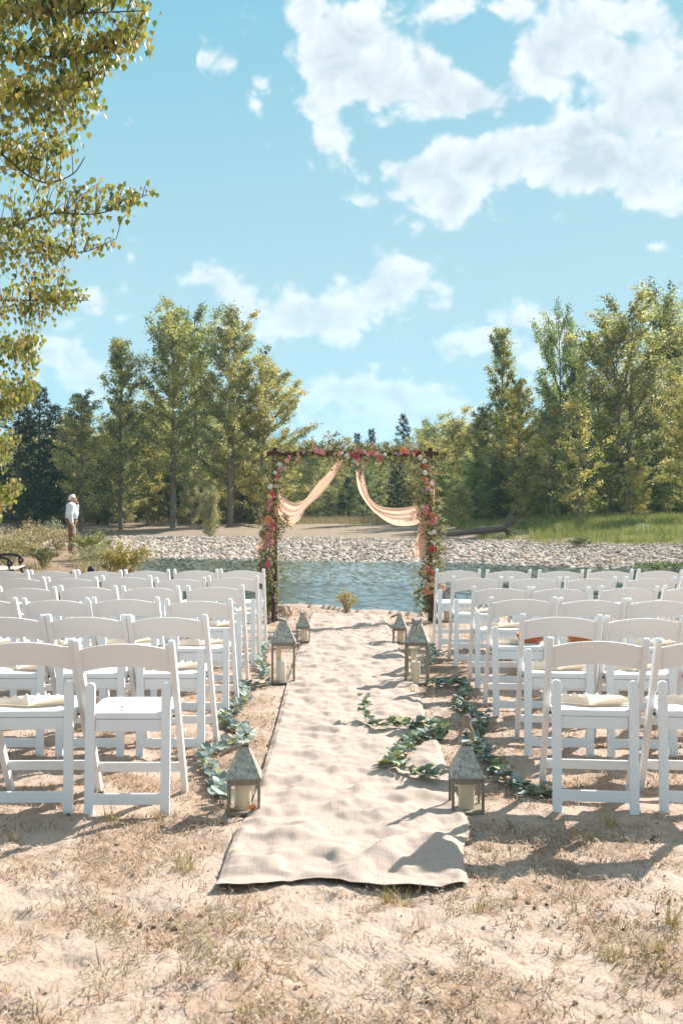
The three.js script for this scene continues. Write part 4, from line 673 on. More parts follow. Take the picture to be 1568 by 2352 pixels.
// ---------------------------------------------------------------- the near cottonwood whose branches hang in from the left
(function nearTree() {
  const r = mulberry(33), root = thing('cottonwood_tree', 'near cottonwood whose leafy branches hang into the upper left corner', 'tree', V(0, 0, 0), 0, 'trees on the near bank');
  const foot = V(-6.6, ground(-6.6, -12.2) - .1, -12.2), crotch = V(-6.3, 3.2, -11.9), crown = V(-5.9, 7.2, -11.0), tip = V(-5.4, 11, -10.2);
  part('trunk', taperTube([foot, V(-6.5, 1.6, -12.1), crotch, V(-6.1, 5.2, -11.4), crown, tip], [.26, .21, .18, .14, .10, .03], 24, 10), M.bark, root);
  const bough = [], limb = (start, list, r0) => { const pts = [start, ...list.map((a) => at(...a))]; bough.push(taperTube(pts, pts.map((_, i) => mix(r0 * .55, .004, (i / (pts.length - 1)) ** .6)), 24, 6)); return new THREE.CatmullRomCurve3(pts); };
  const boughs = [
    limb(tip.clone().lerp(crown, .6), [[-260, -40, 9], [-90, 10, 8.2], [120, 30, 7.8], [330, 25, 7.6]], .07), limb(crown, [[-300, 60, 9.4], [-60, 110, 8.6], [160, 130, 8.3], [310, 90, 8.1]], .07), limb(crown.clone().lerp(crotch, .2), [[-200, 160, 9.6], [0, 210, 9], [150, 205, 8.8], [225, 195, 8.6]], .06),
    limb(crown.clone().lerp(crotch, .35), [[-150, 300, 10.2], [0, 352, 9.8], [60, 400, 9.6], [110, 420, 9.5], [170, 398, 9.4], [196, 360, 9.3]], .045), limb(crown.clone().lerp(crotch, .55), [[-120, 560, 11], [35, 515, 10.6], [120, 490, 10.4], [230, 490, 10.2], [355, 440, 10]], .055), limb(crotch.clone().lerp(crown, .3), [[-100, 520, 11.4], [60, 545, 11], [180, 580, 10.8], [268, 548, 10.6]], .04),
    limb(crotch, [[-80, 700, 12.4], [60, 690, 12], [150, 690, 11.8], [205, 690, 11.6]], .05), limb(crotch, [[-80, 800, 13], [0, 800, 12.8], [75, 800, 12.6]], .04), limb(crotch.clone().lerp(foot, .25), [[-60, 930, 13.4], [20, 930, 13], [75, 890, 12.8]], .04), limb(crotch.clone().lerp(foot, .5), [[-60, 1060, 13.6], [0, 1035, 13.2], [45, 1010, 13]], .03), limb(crotch.clone().lerp(foot, .65), [[-60, 1170, 13.8], [0, 1150, 13.5], [40, 1120, 13.2]], .03),
  ];
  const samples = boughs.flatMap((c) => Array.from({ length: 24 }, (_, i) => c.getPoint(i / 23)));
  const right = [[-60, 330], [0, 335], [20, 355], [45, 335], [70, 300], [90, 345], [110, 330], [135, 290], [160, 275], [185, 215], [205, 165], [228, 250], [245, 225], [262, 190], [290, 195], [315, 175], [340, 140], [352, 95], [372, 60], [385, 110], [400, 150], [415, 235], [432, 350], [450, 345], [470, 315], [490, 300], [510, 250], [530, 205], [550, 268], [570, 245], [590, 165], [610, 130], [640, 160], [665, 190], [688, 208], [705, 165], [730, 115], [780, 92], [830, 82], [900, 82], [930, 72], [960, 25], [1000, 20], [1020, 45], [1050, 25], [1080, 10], [1100, 45], [1120, 50], [1150, 42], [1180, 28], [1210, 0]];
  const airy = [[0, 1], [330, .95], [350, .35], [400, .3], [430, .7], [500, .55], [600, .85], [730, .95], [930, .9], [960, .45], [1090, .55], [1210, .5]];
  const leaves = [], twigs = [];
  const spray = (px, py, n) => {
    const d = poly([[-100, 7.6], [200, 8.6], [450, 10.1], [700, 11.8], [1200, 13.4]], py) + (r() - .5) * .9, p = at(px, py, d); let best = samples[0], m = 1e9; for (const s of samples) { const dy = Math.abs(s.y - p.y), l = s.distanceTo(p), q = l + (s.x > p.x - .1 ? .5 : 0) + 1.4 * Math.max(0, dy - .55 * l); if (q < m) { m = q; best = s; } }
    const mid = best.clone().lerp(p, .5).add(V(0, .05 + .04 * r(), 0)); twigs.push(taperTube([best, mid, p], [.0045, .0035, .0015], 6, 4));
    const c = new THREE.CatmullRomCurve3([best, mid, p]), L = best.distanceTo(p);
    for (let i = 0; i < n; i++) { const u = i < n * .6 ? 1 - .35 * r() * Math.min(1, .35 / Math.max(L, .1)) * 2 : r(), q = c.getPoint(clamp(u, .15, 1)); leaves.push([q.add(V((r() - .5) * .17, (r() - .6) * .13, (r() - .5) * .17)), .8 + .5 * r()]); }
  };
  for (let k = 0; k < 1350; k++) { const py = mix(-70, 1210, r()), edge = poly(right, py), px = edge - (edge + 70) * r() ** 1.25; if (px > -75 && r() < poly(airy, py)) spray(px - 4, py, py < 340 ? 9 : 8); }
  for (const [py, px] of right) if (py >= 0 && px > 15) spray(px - 6, py, 8);
  for (let k = 0; k < 120; k++) spray(mix(-700, -75, r()), mix(-300, 1000, r()), 10);
  part('bough', bough, M.bark, root); const tw = part('twig', twigs, M.bark, root); tw.userData.kind = 'stuff';
  const heart = sheet(2, 4, (u, v) => { const a = 2 * u - 1, s = v < .25 ? Math.sqrt(v / .25) : 1 - ((v - .25) / .75) ** 1.35; return V(a * .44 * s, .10 * Math.abs(a) * s - .12 * v * v, -v); });
  const tones = [[.19, .225, .035], [.30, .30, .045], [.40, .34, .06], [.09, .13, .03], [.24, .26, .04], [.42, .31, .09]], hang = (R) => E(-1.0 - .6 * r() + (R ? 0 : 0), r() * 6.283, (r() - .5) * 1.1);
  leaves.sort((a, b) => b[0].z - a[0].z);
  const inFrame = ([p]) => Math.abs(p.x / p.z) < .343 && (p.y - EYE) / -p.z < .515, big = leaves.filter(inFrame).slice(0, 300), chosen = new Set(big);
  const toneMaterial = tones.map((t) => phys({ color: rgb(...t), roughness: .92, transmission: .5, thickness: 0, clearcoat: .4, clearcoatRoughness: .35, side: THREE.DoubleSide }));
  for (const [p, s] of big) { const m = part('leaf', heart, toneMaterial[Math.floor(r() * tones.length)], root); m.position.copy(p); m.rotation.copy(hang()); m.scale.setScalar(.055 * s); }
  const cols = tones.map((t) => rgb(...t));
  instanced('leaf_mass', heart, phys({ color: rgb(1, 1, 1), roughness: .92, transmission: .5, thickness: 0, clearcoat: .4, clearcoatRoughness: .35, side: THREE.DoubleSide }), leaves.filter((l) => !chosen.has(l)).map(([p, s]) => [p, hang(), .055 * s, cols[Math.floor(r() * cols.length)]]), root);
})();

// ---------------------------------------------------------------- bushes and weeds on the left bank and by the water
function bush(name, px, py, d, w, h, colours, label, seed, stems = 16, leaf = .05, dense = 14, group = 'bushes') {
  const r = mulberry(seed), p = at(px, py, d), y = ground(p.x, p.z), root = thing(name, label, 'bush', V(p.x, y - .01, p.z), 0, group), wood = [], spots = [];
  for (let i = 0; i < stems; i++) {
    const a = i * 2.4 + r(), k = Math.sqrt((i + .5) / stems), e = V(Math.cos(a) * w * .5 * k, h * (1 - .35 * k * k) * (.75 + .35 * r()), Math.sin(a) * w * .5 * k), m = e.clone().multiplyScalar(.5).add(V((r() - .5) * .1 * w, h * .12, (r() - .5) * .1 * w));
    wood.push(taperTube([V(0, 0, 0).addScaledVector(e, .06).setY(0), m, e], [.006 + .006 * h, .005, .002], 5, 4)); const c = new THREE.CatmullRomCurve3([V(0, 0, 0), m, e]);
    for (let n = 0; n < dense; n++) { const u = .2 + .8 * Math.sqrt(r()), q = c.getPoint(u), tone = r(); for (let j = 0; j < 4; j++) spots.push([q.clone().add(V((r() - .5) * .26 * w / 2, (r() - .5) * .22 * h / 2, (r() - .5) * .26 * w / 2)), .7 + .6 * r(), tone]); }
  }
  part('stem', wood, M.stem, root); part('foliage', leafMass(spots, leaf, colours, r, .55), M.leaf, root); return root;
}
const YEL = [[.26, .20, .03], [.42, .31, .05]], OLV = [[.11, .13, .035], [.26, .25, .07]], TAN = [[.30, .22, .10], [.42, .33, .15]], PALE = [[.22, .23, .10], [.38, .35, .17]];
bush('yellow_shrub', 290, 1312, 19.5, 1.05, .85, YEL, 'bright yellow shrub at the edge of the left bank by the water', 1, 26, .055, 16);
bush('yellow_shrub', 795, 1389, 13.95, .36, .36, [[.36, .28, .06], [.48, .36, .10]], 'small yellow weed in the middle of the bank under the arch', 2, 14, .026, 12);
bush('green_shrub', 208, 1268, 27, 1.3, .75, [[.18, .19, .04], [.32, .30, .08]], 'leafy green shrub hiding the legs of the man', 3, 24, .07, 16);
bush('green_shrub', 100, 1283, 23, .75, .55, [[.07, .10, .025], [.22, .21, .05]], 'small dark green shrub on the left bank, left of the man', 4, 20, .05, 14);
bush('dry_shrub', 60, 1245, 29, 2.6, 1.0, TAN, 'tan dry shrub on the left bank behind the bench', 5, 30, .07, 14);
bush('dry_shrub', 20, 1265, 24, 1.6, .9, [[.28, .25, .09], [.40, .34, .14]], 'pale dry shrub at the left edge above the bench', 6, 26, .06, 14);
bush('dry_shrub', 135, 1240, 33, 1.6, .8, TAN, 'tan dry shrub just left of the man', 7, 22, .07, 12);
bush('pale_shrub', 215, 1290, 24.5, 1.3, .55, PALE, 'low pale shrub in front of the man at the water edge', 8, 24, .05, 14);
bush('pale_shrub', 255, 1305, 21.5, 1.0, .35, PALE, 'low pale grass shrub left of the bright yellow shrub', 9, 22, .045, 13);
bush('pale_shrub', 118, 1195, 52, 1.5, 1.3, [[.14, .18, .07], [.30, .32, .14]], 'pale green little tree at the foot of the dark pines', 10, 20, .10, 12);
bush('yellow_shrub', 612, 1395, 12.9, .30, .32, [[.20, .20, .04], [.36, .30, .06]], 'yellow green weed at the foot of the left arch post', 12, 12, .03, 12);
bush('green_shrub', 1330, 1265, 43, 1.2, .5, [[.08, .11, .03], [.18, .2, .06]], 'dark little shrub at the foot of the right sapling', 13, 18, .08, 12);
bush('green_shrub', 1545, 1300, 33, 3.0, .35, [[.07, .11, .03], [.15, .2, .05]], 'low green sedge clump in the shallows at the right edge', 14, 30, .09, 12);
bush('green_shrub', 235, 1205, 56, 1.6, .6, [[.05, .06, .02], [.13, .12, .05]], 'dark low shrub on the shaded gravel right of the man', 15, 20, .09, 12);

// ---------------------------------------------------------------- grasses, straw and soil crumbs: nobody could count them
function tuftShape(seed, n, spread, bend, colours) {
  const r = mulberry(seed), pos = [], col = [], idx = [];
  for (let i = 0; i < n; i++) {
    const a = r() * 6.283, h = .45 + .55 * r(), b = bend * (.4 + r()), ox = (r() - .5) * spread, oz = (r() - .5) * spread, w = .018 + .014 * r(), c = mix3(colours[0], colours[1], r()), o = pos.length / 3, dx = Math.cos(a), dz = Math.sin(a);
    for (const t of [0, .5, 1]) { const q = b * t * t, ww = w * (1 - t); for (const s of t < 1 ? [-1, 1] : [0]) { pos.push(ox + dx * q - dz * ww * s, h * t, oz + dz * q + dx * ww * s); col.push(...c); } }
    idx.push(o, o + 1, o + 2, o + 1, o + 3, o + 2, o + 2, o + 3, o + 4);
  }
  const g = new THREE.BufferGeometry(); g.setAttribute('position', new THREE.Float32BufferAttribute(pos, 3)); g.setAttribute('color', new THREE.Float32BufferAttribute(col, 3)); g.setIndex(idx); g.computeVertexNormals(); return g;
}
(function litter() {
  const r = mulberry(61), straw = [], crumbs = [], tufts = [[], [], []], strawTone = [[.38, .27, .165], [.46, .36, .245], [.31, .20, .12], [.23, .155, .105], [.50, .41, .31], [.40, .24, .12]].map((c) => rgb(...c));
  const spot = () => { const d = 2.3 * Math.exp(r() * Math.log(15.5 / 2.3)), x = (r() - .5) * 2 * (.40 * d + .5); return [x, -d]; };
  for (let i = 0; i < 80000; i++) {
    const [x, z] = spot(), d = -z; if (d > nearEdge(x) - .1 || onRunner(x, z, .0)) continue; const patch = n2(x * 1.3, z * 1.3) * .5 + n2(x * 3.7 + 8, z * 3.7) * .5; if (patch + .8 * r() < .42) continue;
    const lying = r() < .94, s = (.02 + .05 * r() ** 2) * (1 + .02 * d);
    straw.push([V(x, ground(x, z) + .002 + .004 * r(), z), E(lying ? (r() - .5) * .35 : .4 + .7 * r(), r() * 6.283, (r() - .5) * .8), V((.9 + 1.3 * r()) * (.8 + .05 * d), 1, s), strawTone[Math.floor(r() ** 1.1 * 6)]]);
  }
  const blade = sheet(1, 3, (u, v) => V((u - .5) * .0024 * (1 - .7 * v), .06 * v * (1 - v), -v));
  blade.scale(1, 1, 1); instanced('dry_straw', blade, M.straw, straw); tag(scene.children[scene.children.length - 1], 'short dry straw scattered over the trampled sand', 'straw');
  for (let i = 0; i < 3600; i++) { const [x, z] = spot(); if (-z > nearEdge(x) || onRunner(x, z, .02) || n2(x * 2.1 + 50, z * 2.1) + n2(x * 6, z * 6) * .6 + r() * .6 < .55) continue; const s = .0025 + .006 * r() ** 3; crumbs.push([V(x, ground(x, z) + s * .3, z), E(r() * 6, r() * 6, r() * 6), V(s * 1.5, s * .8, s), [rgb(.16, .11, .08), rgb(.12, .085, .06), rgb(.28, .20, .15), rgb(.36, .29, .24)][Math.floor(r() * 4)]]); }
  instanced('soil_crumb', stoneShape(3, 1, .4), std({ color: rgb(1, 1, 1), roughness: 1 }), crumbs); tag(scene.children[scene.children.length - 1], 'dark crumbs of soil and debris on the sand', 'soil');
  const dry = [[.31, .21, .085], [.44, .335, .18]], tan = [[.26, .17, .095], [.38, .275, .16]], live = [[.30, .23, .07], [.42, .33, .13]], shapes = [tuftShape(1, 7, .5, .5, dry), tuftShape(2, 5, .35, .35, tan), tuftShape(3, 9, .6, .7, live)];
  for (let i = 0; i < 4800; i++) { const [x, z] = spot(), d = -z; if (d > nearEdge(x) - .15 || onRunner(x, z, .03)) continue; const patch = n2(x * .9 + 11, z * .9) + .7 * n2(x * 3.1, z * 3.1); if (patch + 1.1 * r() < .62) continue; const k = patch > .9 && r() < .35 ? 2 : r() < .5 ? 0 : 1; tufts[k].push([V(x, ground(x, z) - .004, z), E(0, r() * 6.283, 0), V(1, .8 + .6 * r(), 1).multiplyScalar(.022 + .045 * r() ** 1.6 + (k === 2 ? .02 : 0))]); }
  for (const [px, py, s, n, k] of [[905, 2078, .07, 6, 2], [880, 2062, .06, 5, 0], [930, 2072, .065, 6, 0], [780, 2035, .09, 2, 1], [425, 2000, .09, 4, 2], [970, 2130, .08, 4, 1], [1390, 1900, .08, 3, 2], [1385, 2215, .07, 3, 2], [1340, 1930, .08, 3, 0], [1420, 1925, .07, 3, 0], [1130, 1950, .08, 3, 0], [590, 1910, .09, 3, 0], [505, 1900, .09, 4, 0], [360, 1880, .09, 5, 0], [250, 1890, .09, 4, 2], [20, 1930, .09, 5, 0], [1560, 2130, .09, 4, 2], [1500, 2190, .08, 3, 2], [1100, 2090, .07, 3, 2], [955, 1590, .08, 4, 2], [560, 1930, .08, 3, 1]]) for (let i = 0; i < n; i++) { const p = onGround(px + (r() - .5) * 40, py + (r() - .5) * 14); tufts[k].push([V(p.x, ground(p.x, p.z) - .003, p.z), E(0, r() * 6, 0), s * (.6 + .7 * r())]); }
  tufts.forEach((t, k) => { instanced('grass_tuft', shapes[k], M.grass, t); tag(scene.children[scene.children.length - 1], ['golden dry grass tufts sprouting from the sand', 'brown withered grass stalks sprouting from the sand', 'yellow green grass tufts sprouting from the sand'][k], 'grass'); });
  // the left bank: knee-high dry grass; the right bank: lush green grass; tawny grass under the far trees
  const bank = [], lush = [], tawny = [], g1 = tuftShape(4, 12, .9, .5, [[.31, .22, .10], [.40, .32, .16]]), g2 = tuftShape(5, 14, .9, .45, [[.12, .18, .03], [.40, .38, .10]]), g3 = tuftShape(6, 12, 1.0, .5, [[.24, .185, .085], [.35, .29, .145]]);
  for (let i = 0; i < 5200; i++) { const d = 13.5 + 32 * r() ** 1.2, x = -.05 * d - r() * .5 * d; if (nearEdge(x) < d + .05) continue; const edge = nearEdge(x) - d, n = n2(x * .5, d * .5) + .8 * smooth(3, .3, edge); if (n + r() * .9 < .55) continue; bank.push([V(x, ground(x, -d) - .01, -d), E(0, r() * 6, 0), (.10 + .20 * r()) * (.7 + .5 * smooth(14, 24, d))]); }
  for (let i = 0; i < 9000; i++) { const d = 40 + 34 * r(), x = 7 + r() * 26, b = d - farEdge(x), n = n2(x * .22, d * .22); if (b + .35 * (x - 12) < 11.5 + 3 * n) continue; lush.push([V(x, lie(x, -d) - .02, -d), E(0, r() * 6, 0), (.30 + .35 * r()) * (n > -.1 ? 1 : .55)]); }
  for (let i = 0; i < 7000; i++) { const d = 66 + 40 * r(), x = (r() - .5) * .78 * d, b = d - farEdge(x); if (b < 27 + 4 * n2(x * .2, d * .1)) continue; tawny.push([V(x, lie(x, -d) - .02, -d), E(0, r() * 6, 0), .30 + .4 * r()]); }
  for (const [list, g, label, name] of [[bank, g1, 'straw coloured grass on the left river bank', 'bank_grass'], [lush, g2, 'lush green grass on the right far bank', 'bank_grass'], [tawny, g3, 'tawny grass under the trees across the river', 'meadow_grass']]) { instanced(name, g, M.grass, list); tag(scene.children[scene.children.length - 1], label, 'grass'); }
})();

// ---------------------------------------------------------------- the gravel bar
(function gravel() {
  const r = mulberry(71), shapes = [stoneShape(11, 1, .25), stoneShape(12, 1, .3), stoneShape(13, 1, .2)], lists = [[], [], []], tones = [[.46, .365, .295], [.36, .295, .245], [.52, .425, .35], [.23, .185, .15], [.42, .30, .215], [.56, .475, .40]];
  for (let i = 0; i < 38000; i++) {
    const x = -17 + 44 * r(), b = -8 + 20 * r() ** 1.05, d = farEdge(x) + b; if (x > 10 && b > 12) continue; const s = (.05 + .10 * r() ** 2.5) * (b < 9 ? 1 : .7) * (x > 9 ? .8 : 1);
    lists[i % 3].push([V(x, lie(x, -d) + s * .15, -d), E((r() - .5) * .7, r() * 6, (r() - .5) * .7), V(s * (1 + .5 * r()), s * (.5 + .3 * r()), s), tones[Math.floor(r() * 6)]]);
  }
  const bar = thing('gravel_bar', 'grey cobble bar along the far side of the river', 'gravel'); bar.userData.kind = 'structure';
  const mats = tones.map((t) => phys({ color: rgb(...t), vertexColors: true, roughness: .95 }));
  let single = 0;
  lists.forEach((list, k) => {
    list.sort((a, b) => b[2].z / -b[0].z - a[2].z / -a[0].z);
    for (const [p, e, s, t] of list.splice(0, 100)) { const m = part('stone', shapes[k], mats[tones.indexOf(t)], bar); m.position.copy(p); m.rotation.copy(e); m.scale.copy(s); }
    instanced('cobble', shapes[k], std({ color: rgb(1, 1, 1), roughness: .95 }), list.map(([p, e, s, t]) => [p, e, s, rgb(...t)]), bar);
  });
})();
// driftwood and root plate on the right bank
(function driftwood() {
  const a = at(1010, 1232, 50), log = thing('drift_log', 'fallen grey log lying on the right bank behind the gravel', 'log', V(a.x, lie(a.x, a.z) + .25, a.z));
  part('log_trunk', taperTube([V(-1, 0, 0), V(1, .1, -.2), V(3.4, .35, -.6)], [.10, .14, .18], 10, 8), M.bark, log);
  const r = mulberry(15), roots = []; for (let i = 0; i < 26; i++) { const t = r() * 6.283, l = .5 + .9 * r(); roots.push(taperTube([V(3.3, .35, -.6), V(3.5 + .2 * r(), .35 + Math.sin(t) * l * .5, -.6 + Math.cos(t) * l * .5), V(3.6 + .5 * r(), .35 + Math.sin(t) * l, -.6 + Math.cos(t) * l)], [.09, .05, .012], 5, 4)); }
  part('root', roots, M.bark, log);
  const b = at(880, 1229, 60), s = thing('drift_branch', 'bleached branch lying across the gravel bar', 'log', V(b.x - 22 + 8, 0, 0)); s.position.set(at(520, 1222, 62).x + .5, lie(at(520, 1222, 62).x, -62) + .08, -62);
  part('branch', [taperTube([V(-.6, 0, 0), V(.2, .22, 0), V(.9, .08, .1), V(1.6, 0, .2)], [.03, .07, .05, .02], 8, 5), taperTube([V(.2, .2, 0), V(.7, .28, -.3), V(1.2, .05, -.4)], [.04, .03, .01], 6, 4)], M.bark, s);
})();

// ---------------------------------------------------------------- the man on the left bank
function surface(bones, cell, blend, tint) {                                   // bones: [ax, ay, az, ra, bx, by, bz, rb]; one smooth skin round them
  let lo = [9, 9, 9], hi = [-9, -9, -9];
  for (const b of bones) for (const [o, q] of [[0, b[3]], [4, b[7]]]) for (let c = 0; c < 3; c++) { lo[c] = Math.min(lo[c], b[o + c] - q - .03); hi[c] = Math.max(hi[c], b[o + c] + q + .03); }
  const half = Math.max(hi[0] - lo[0], hi[1] - lo[1], hi[2] - lo[2]) / 2, mid = lo.map((v, c) => (v + hi[c]) / 2), n = Math.min(150, Math.ceil(2 * half / cell) + 4), mc = new MarchingCubes(n, std({}), false, false, 60000);
  mc.isolation = 0; const field = mc.field, world = (i) => (i - n / 2) / (n / 2) * half;
  for (let k = 0; k < n; k++) for (let j = 0; j < n; j++) for (let i = 0; i < n; i++) {
    const x = world(i) + mid[0], y = world(j) + mid[1], z = world(k) + mid[2]; let s = 0;
    for (const b of bones) { const dx = b[4] - b[0], dy = b[5] - b[1], dz = b[6] - b[2], L = dx * dx + dy * dy + dz * dz, t = L ? clamp(((x - b[0]) * dx + (y - b[1]) * dy + (z - b[2]) * dz) / L) : 0, f = b[8] ?? 1, d = Math.hypot(x - b[0] - dx * t, y - b[1] - dy * t, (z - b[2] - dz * t) / f) - mix(b[3], b[7], t); s += Math.exp(-d / blend); }
    field[i + j * n + k * n * n] = s > 0 ? clamp(blend * Math.log(s), -1, 1) : -1;
  }
  mc.update();
  const c = mc.count, g = new THREE.BufferGeometry(), p = mc.positionArray.slice(0, c * 3); for (let i = 0; i < c; i++) for (let q = 0; q < 3; q++) p[i * 3 + q] = p[i * 3 + q] * half + mid[q];
  g.setAttribute('position', new THREE.BufferAttribute(p, 3)); g.setAttribute('normal', new THREE.BufferAttribute(mc.normalArray.slice(0, c * 3), 3)); return g;
}
(function man() {
  // he faces +x; +z is his right side, towards the camera
  const d = 30, px = 165, x = (px - 784) / FOCAL * d, y = ground(x, -d), root = thing('person', 'man in white shirt, dark tie and brown trousers, phone raised to his face', 'person', V(x, y, -d), .28);
  const skin = std({ color: rgb(.50, .25, .17), roughness: .6 }), shirt = std({ color: rgb(.74, .76, .78), map: clothGrain, roughness: .9 }), brown = std({ color: rgb(.22, .105, .06), roughness: .9 }), dark = std({ color: rgb(.035, .03, .03), roughness: .7 }), white = std({ color: rgb(.74, .71, .66), roughness: .9 }), grey = std({ color: rgb(.10, .085, .08), roughness: .7 });
  const torso = [[0, 1.00, 0, .145, .02, 1.20, 0, .165, 1.12], [.02, 1.20, 0, .165, -.01, 1.40, 0, .135, 1.35]], shoulders = [[-.02, 1.42, -.15, .075, -.02, 1.42, .15, .075]], neck = [[0, 1.45, 0, .06, .03, 1.56, 0, .055]];
  const head = [[.035, 1.645, 0, .092, .045, 1.60, 0, .080, .86], [.075, 1.565, 0, .045, .095, 1.60, 0, .045, .9], [.125, 1.625, 0, .018, .135, 1.600, 0, .020], [.105, 1.545, 0, .028, .11, 1.555, 0, .030], [.03, 1.62, .075, .020, .028, 1.60, .078, .014], [.03, 1.62, -.075, .020, .028, 1.60, -.078, .014]];
  const armR = [[-.02, 1.42, .18, .066, -.05, 1.17, .23, .052], [-.05, 1.17, .23, .050, 0, .93, .235, .036]], handR = [[0, .93, .235, .032, .02, .86, .235, .034], [.02, .86, .235, .032, .03, .815, .235, .026]];
  const armL = [[-.02, 1.42, -.18, .066, .14, 1.20, -.20, .052], [.14, 1.20, -.20, .050, .17, 1.44, -.11, .036]], handL = [[.17, 1.44, -.11, .032, .165, 1.52, -.085, .034]];
  const finger = (b, dir, curl, n = 4, len = .035) => { const out = []; for (let i = 0; i < n; i++) { let p = b.clone().add(V(0, 0, 0).addScaledVector(curl[0], (i - 1.5) * .019)), q = dir.clone(), l = len * [.85, 1, .95, .75][i]; for (let k = 0; k < 3; k++) { const e = p.clone().addScaledVector(q, l * (1 - .2 * k)); out.push([p.x, p.y, p.z, .010 - .001 * k, e.x, e.y, e.z, .009 - .001 * k]); p = e; q.addScaledVector(curl[1], .55).normalize(); } } return out; };
  const fingersR = finger(V(.03, .825, .235), V(.25, -.9, 0).normalize(), [V(.9, .25, .1).normalize(), V(.1, .2, -1)]), thumbR = [[.045, .88, .225, .011, .075, .845, .205, .010], [.075, .845, .205, .010, .075, .81, .19, .008]];
  const fingersL = finger(V(.16, 1.53, -.085), V(-.1, .95, .1).normalize(), [V(0, .1, 1).normalize(), V(-.6, .2, .3)]), thumbL = [[.155, 1.485, -.085, .011, .125, 1.51, -.075, .010], [.125, 1.51, -.075, .010, .115, 1.545, -.075, .008]];
  const legs = [[-.01, .96, .085, .105, .02, .52, .10, .070], [.02, .52, .10, .068, -.03, .09, .10, .046], [-.01, .96, -.085, .105, .01, .52, -.10, .070], [.01, .52, -.10, .068, -.04, .09, -.10, .046], [-.03, .05, .10, .04, .13, .035, .11, .034], [-.04, .05, -.10, .04, .12, .035, -.11, .034]], hips = [[0, .95, -.06, .13, 0, .95, .06, .13]];
  const body = join([surface([...torso, ...shoulders, ...neck, ...hips, ...armR, ...armL, ...legs, [.02, 1.56, 0, .06, .04, 1.62, 0, .07]], .014, .018), surface([...head, neck[0]], .006, .012), surface([...handR, ...fingersR, ...thumbR, armR[1]].map((b) => b), .0045, .006), surface([...handL, ...fingersL, ...thumbL, armL[1]], .0045, .006)]);
  part('body', body, skin, root);
  const fat = (list, k) => list.map((b) => { const c = b.slice(); c[3] += k; c[7] += k; return c; });
  const sh = part('shirt', surface([...fat([...torso, ...shoulders, ...armR, ...armL], .013), [0, 1.02, -.04, .155, 0, 1.02, .04, .155]], .014, .022), shirt, root);
  part('collar', new THREE.TorusGeometry(.068, .018, 6, 18).rotateX(Math.PI / 2).rotateZ(-.3).translate(.01, 1.49, 0), shirt, sh);
  part('trousers', surface([...fat([...hips, ...legs.slice(0, 4)], .016), [0, 1.0, -.05, .150, 0, 1.0, .05, .150]], .014, .02), brown, root);
  part('belt', new THREE.TorusGeometry(.178, .016, 6, 30).rotateX(Math.PI / 2).scale(1.02, 1.3, 1.18).translate(0, 1.035, 0), dark, root);
  part('shoe', surface(fat(legs.slice(4, 5), .012), .012, .015), dark, root); part('shoe', surface(fat(legs.slice(5), .012), .012, .015), dark, root);
  const r = mulberry(4), hair = [[.0, 1.685, 0, .072, .045, 1.695, 0, .060, .95], [-.045, 1.64, 0, .050, -.01, 1.68, 0, .062]]; for (let i = 0; i < 16; i++) { const a = r() * 3.14, b = r() * 6.28; hair.push([.02, 1.69, 0, .035, .03 + .08 * Math.cos(b) * Math.sin(a), 1.695 + .05 * Math.cos(a) ** 2 + .02 * r(), .075 * Math.sin(b) * Math.sin(a), .016]); }
  part('hair', surface(hair, .007, .012), white, root);
  for (const s of [-1, 1]) { part('eye', new THREE.SphereGeometry(.010, 8, 6).translate(.118, 1.632, s * .032), std({ color: rgb(.05, .04, .04), roughness: .3 }), root); part('eyebrow', box(.012, .006, .03, .122, 1.654, s * .034, .002), white, root); }
  part('mouth', box(.008, .007, .04, .128, 1.566, 0, .003), std({ color: rgb(.35, .12, .10), roughness: .6 }), root);
  part('tie', [sheet(3, 14, (u, v) => V(.085 + .115 * Math.sin(v * 2.6) + .03 * v + (u - .5) * .02, 1.475 - .46 * v, (u - .5) * (.03 + .055 * v) + .06 * v))], std({ color: rgb(.10, .085, .08), roughness: .7, side: THREE.DoubleSide }), root);
  const phone = thing('mobile_phone', 'black phone held to the face of the man', 'phone', V(x, y, -d).add(V(.142, 1.545, -.055).applyAxisAngle(V(0, 1, 0), .28)), .28); part('phone_case', box(.012, .14, .07, 0, 0, 0, .004), dark, phone); phone.rotation.set(0, .28 + .5, -.2); part('phone_screen', box(.001, .125, .062, -.0068, 0, 0, .0004), std({ color: rgb(.01, .01, .012), roughness: .15 }), phone);
  const jar = thing('plastic_bottle', 'clear bottle hanging from the hand of the man', 'bottle', V(x, y, -d).add(V(.075, .60, .245).applyAxisAngle(V(0, 1, 0), .28)), 0);
  part('bottle_body', new THREE.LatheGeometry([[0, 0], [.04, 0], [.046, .02], [.046, .13], [.036, .16], [.018, .18], [.018, .215], [.0, .215]].map(([a, b]) => new THREE.Vector2(a, b)), 18), phys({ color: rgb(.80, .77, .70), transmission: .6, roughness: .25, thickness: 0, side: THREE.DoubleSide }), jar); part('bottle_cap', new THREE.CylinderGeometry(.02, .02, .02, 14).translate(0, .222, 0), white, jar);
})();

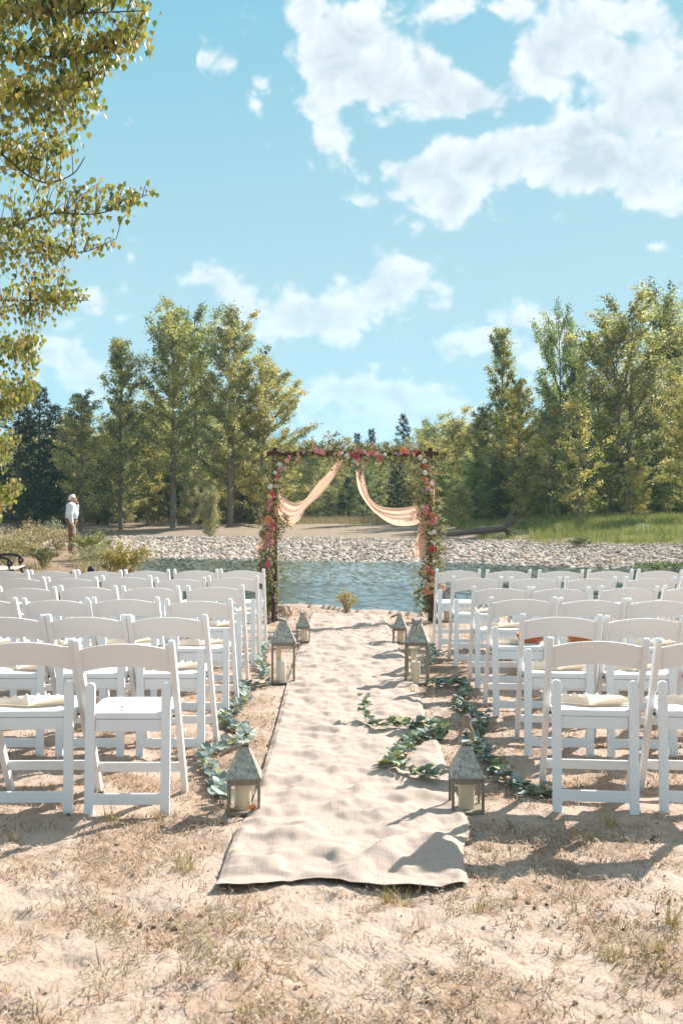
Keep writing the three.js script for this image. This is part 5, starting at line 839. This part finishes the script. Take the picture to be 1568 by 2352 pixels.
// ---------------------------------------------------------------- the garden bench at the left edge and the bag behind the chairs
(function bench() {
  const p = at(26, 1302, 17), root = thing('garden_bench', 'ornate black iron bench with pale wooden slats at the left edge', 'bench', V(p.x - .10, 0, p.z), .16);
  root.position.y = ground(root.position.x, root.position.z); const end = (z) => {
    const list = [tube([V(.20, 0, z), V(.19, .10, z), V(.15, .20, z), V(.20, .30, z), V(.17, .38, z), V(.24, .42, z)], .022, 24, 7), tube([V(-.24, 0, z), V(-.20, .14, z), V(-.22, .30, z), V(-.18, .40, z), V(-.27, .62, z), V(-.34, .82, z)], .022, 24, 7), tube([V(-.19, .40, z), V(0, .385, z), V(.20, .40, z)], .02, 12, 7), tube([V(-.26, .60, z), V(-.10, .63, z), V(.08, .62, z), V(.17, .58, z), V(.20, .52, z), V(.16, .49, z), V(.13, .52, z)], .022, 24, 7), tube([V(.14, .60, z), V(.15, .50, z), V(.17, .42, z)], .016, 8, 6), tube([V(.16, .22, z), V(.04, .26, z), V(-.02, .20, z), V(.03, .14, z), V(.08, .18, z), V(.05, .21, z)], .014, 24, 6), tube([V(-.20, .20, z), V(-.09, .26, z), V(-.05, .20, z), V(-.09, .16, z)], .014, 18, 6), tube([V(-.22, .10, z), V(0, .08, z), V(.19, .10, z)], .013, 10, 6)];
    return list; };
  part('bench_end', end(.58), M.castIron, root); part('bench_end', end(-.58), M.castIron, root);
  for (let i = 0; i < 6; i++) part('seat_slat', box(.062, .024, 1.20, -.15 + i * .072, .425 - .012 * Math.sin(i / 5 * 3.14) + (i === 5 ? .004 : 0), 0, .005), M.whiteWood, root);
  for (let i = 0; i < 4; i++) { const s = part('back_slat', box(.022, .062, 1.20, 0, 0, 0, .005), M.whiteWood, root); s.position.set(-.225 - .034 * i, .50 + .088 * i, 0); s.rotation.z = .38; }
})();
(function bag() {
  const p = at(176, 1318, 14.6), y = ground(p.x, p.z), root = thing('carry_bag', 'black carry bag with blue trim on the ground behind the left chairs', 'bag', V(p.x, y, p.z), .3), black = std({ color: rgb(.012, .012, .014), roughness: .7 }); root.scale.set(1, 1.17, 1);
  part('bag_body', box(.50, .30, .26, 0, .16, 0, .07), black, root); part('bag_lid', box(.46, .05, .24, 0, .325, 0, .02), black, root); part('trim', box(.10, .03, .25, .16, .37, 0, .01), std({ color: rgb(.03, .12, .28), roughness: .6 }), root);
  part('strap', tube([V(-.2, .34, 0), V(-.08, .40, .03), V(.06, .40, .03), V(.16, .39, 0)], .012, 20, 6), black, root); part('round_knob', new THREE.SphereGeometry(.055, 16, 12).translate(.21, .43, 0), black, root);
})();

scene.fog = new THREE.FogExp2(new THREE.Color(0.40, 0.76, 0.95), 0.0004);
renderer.render(scene, camera);
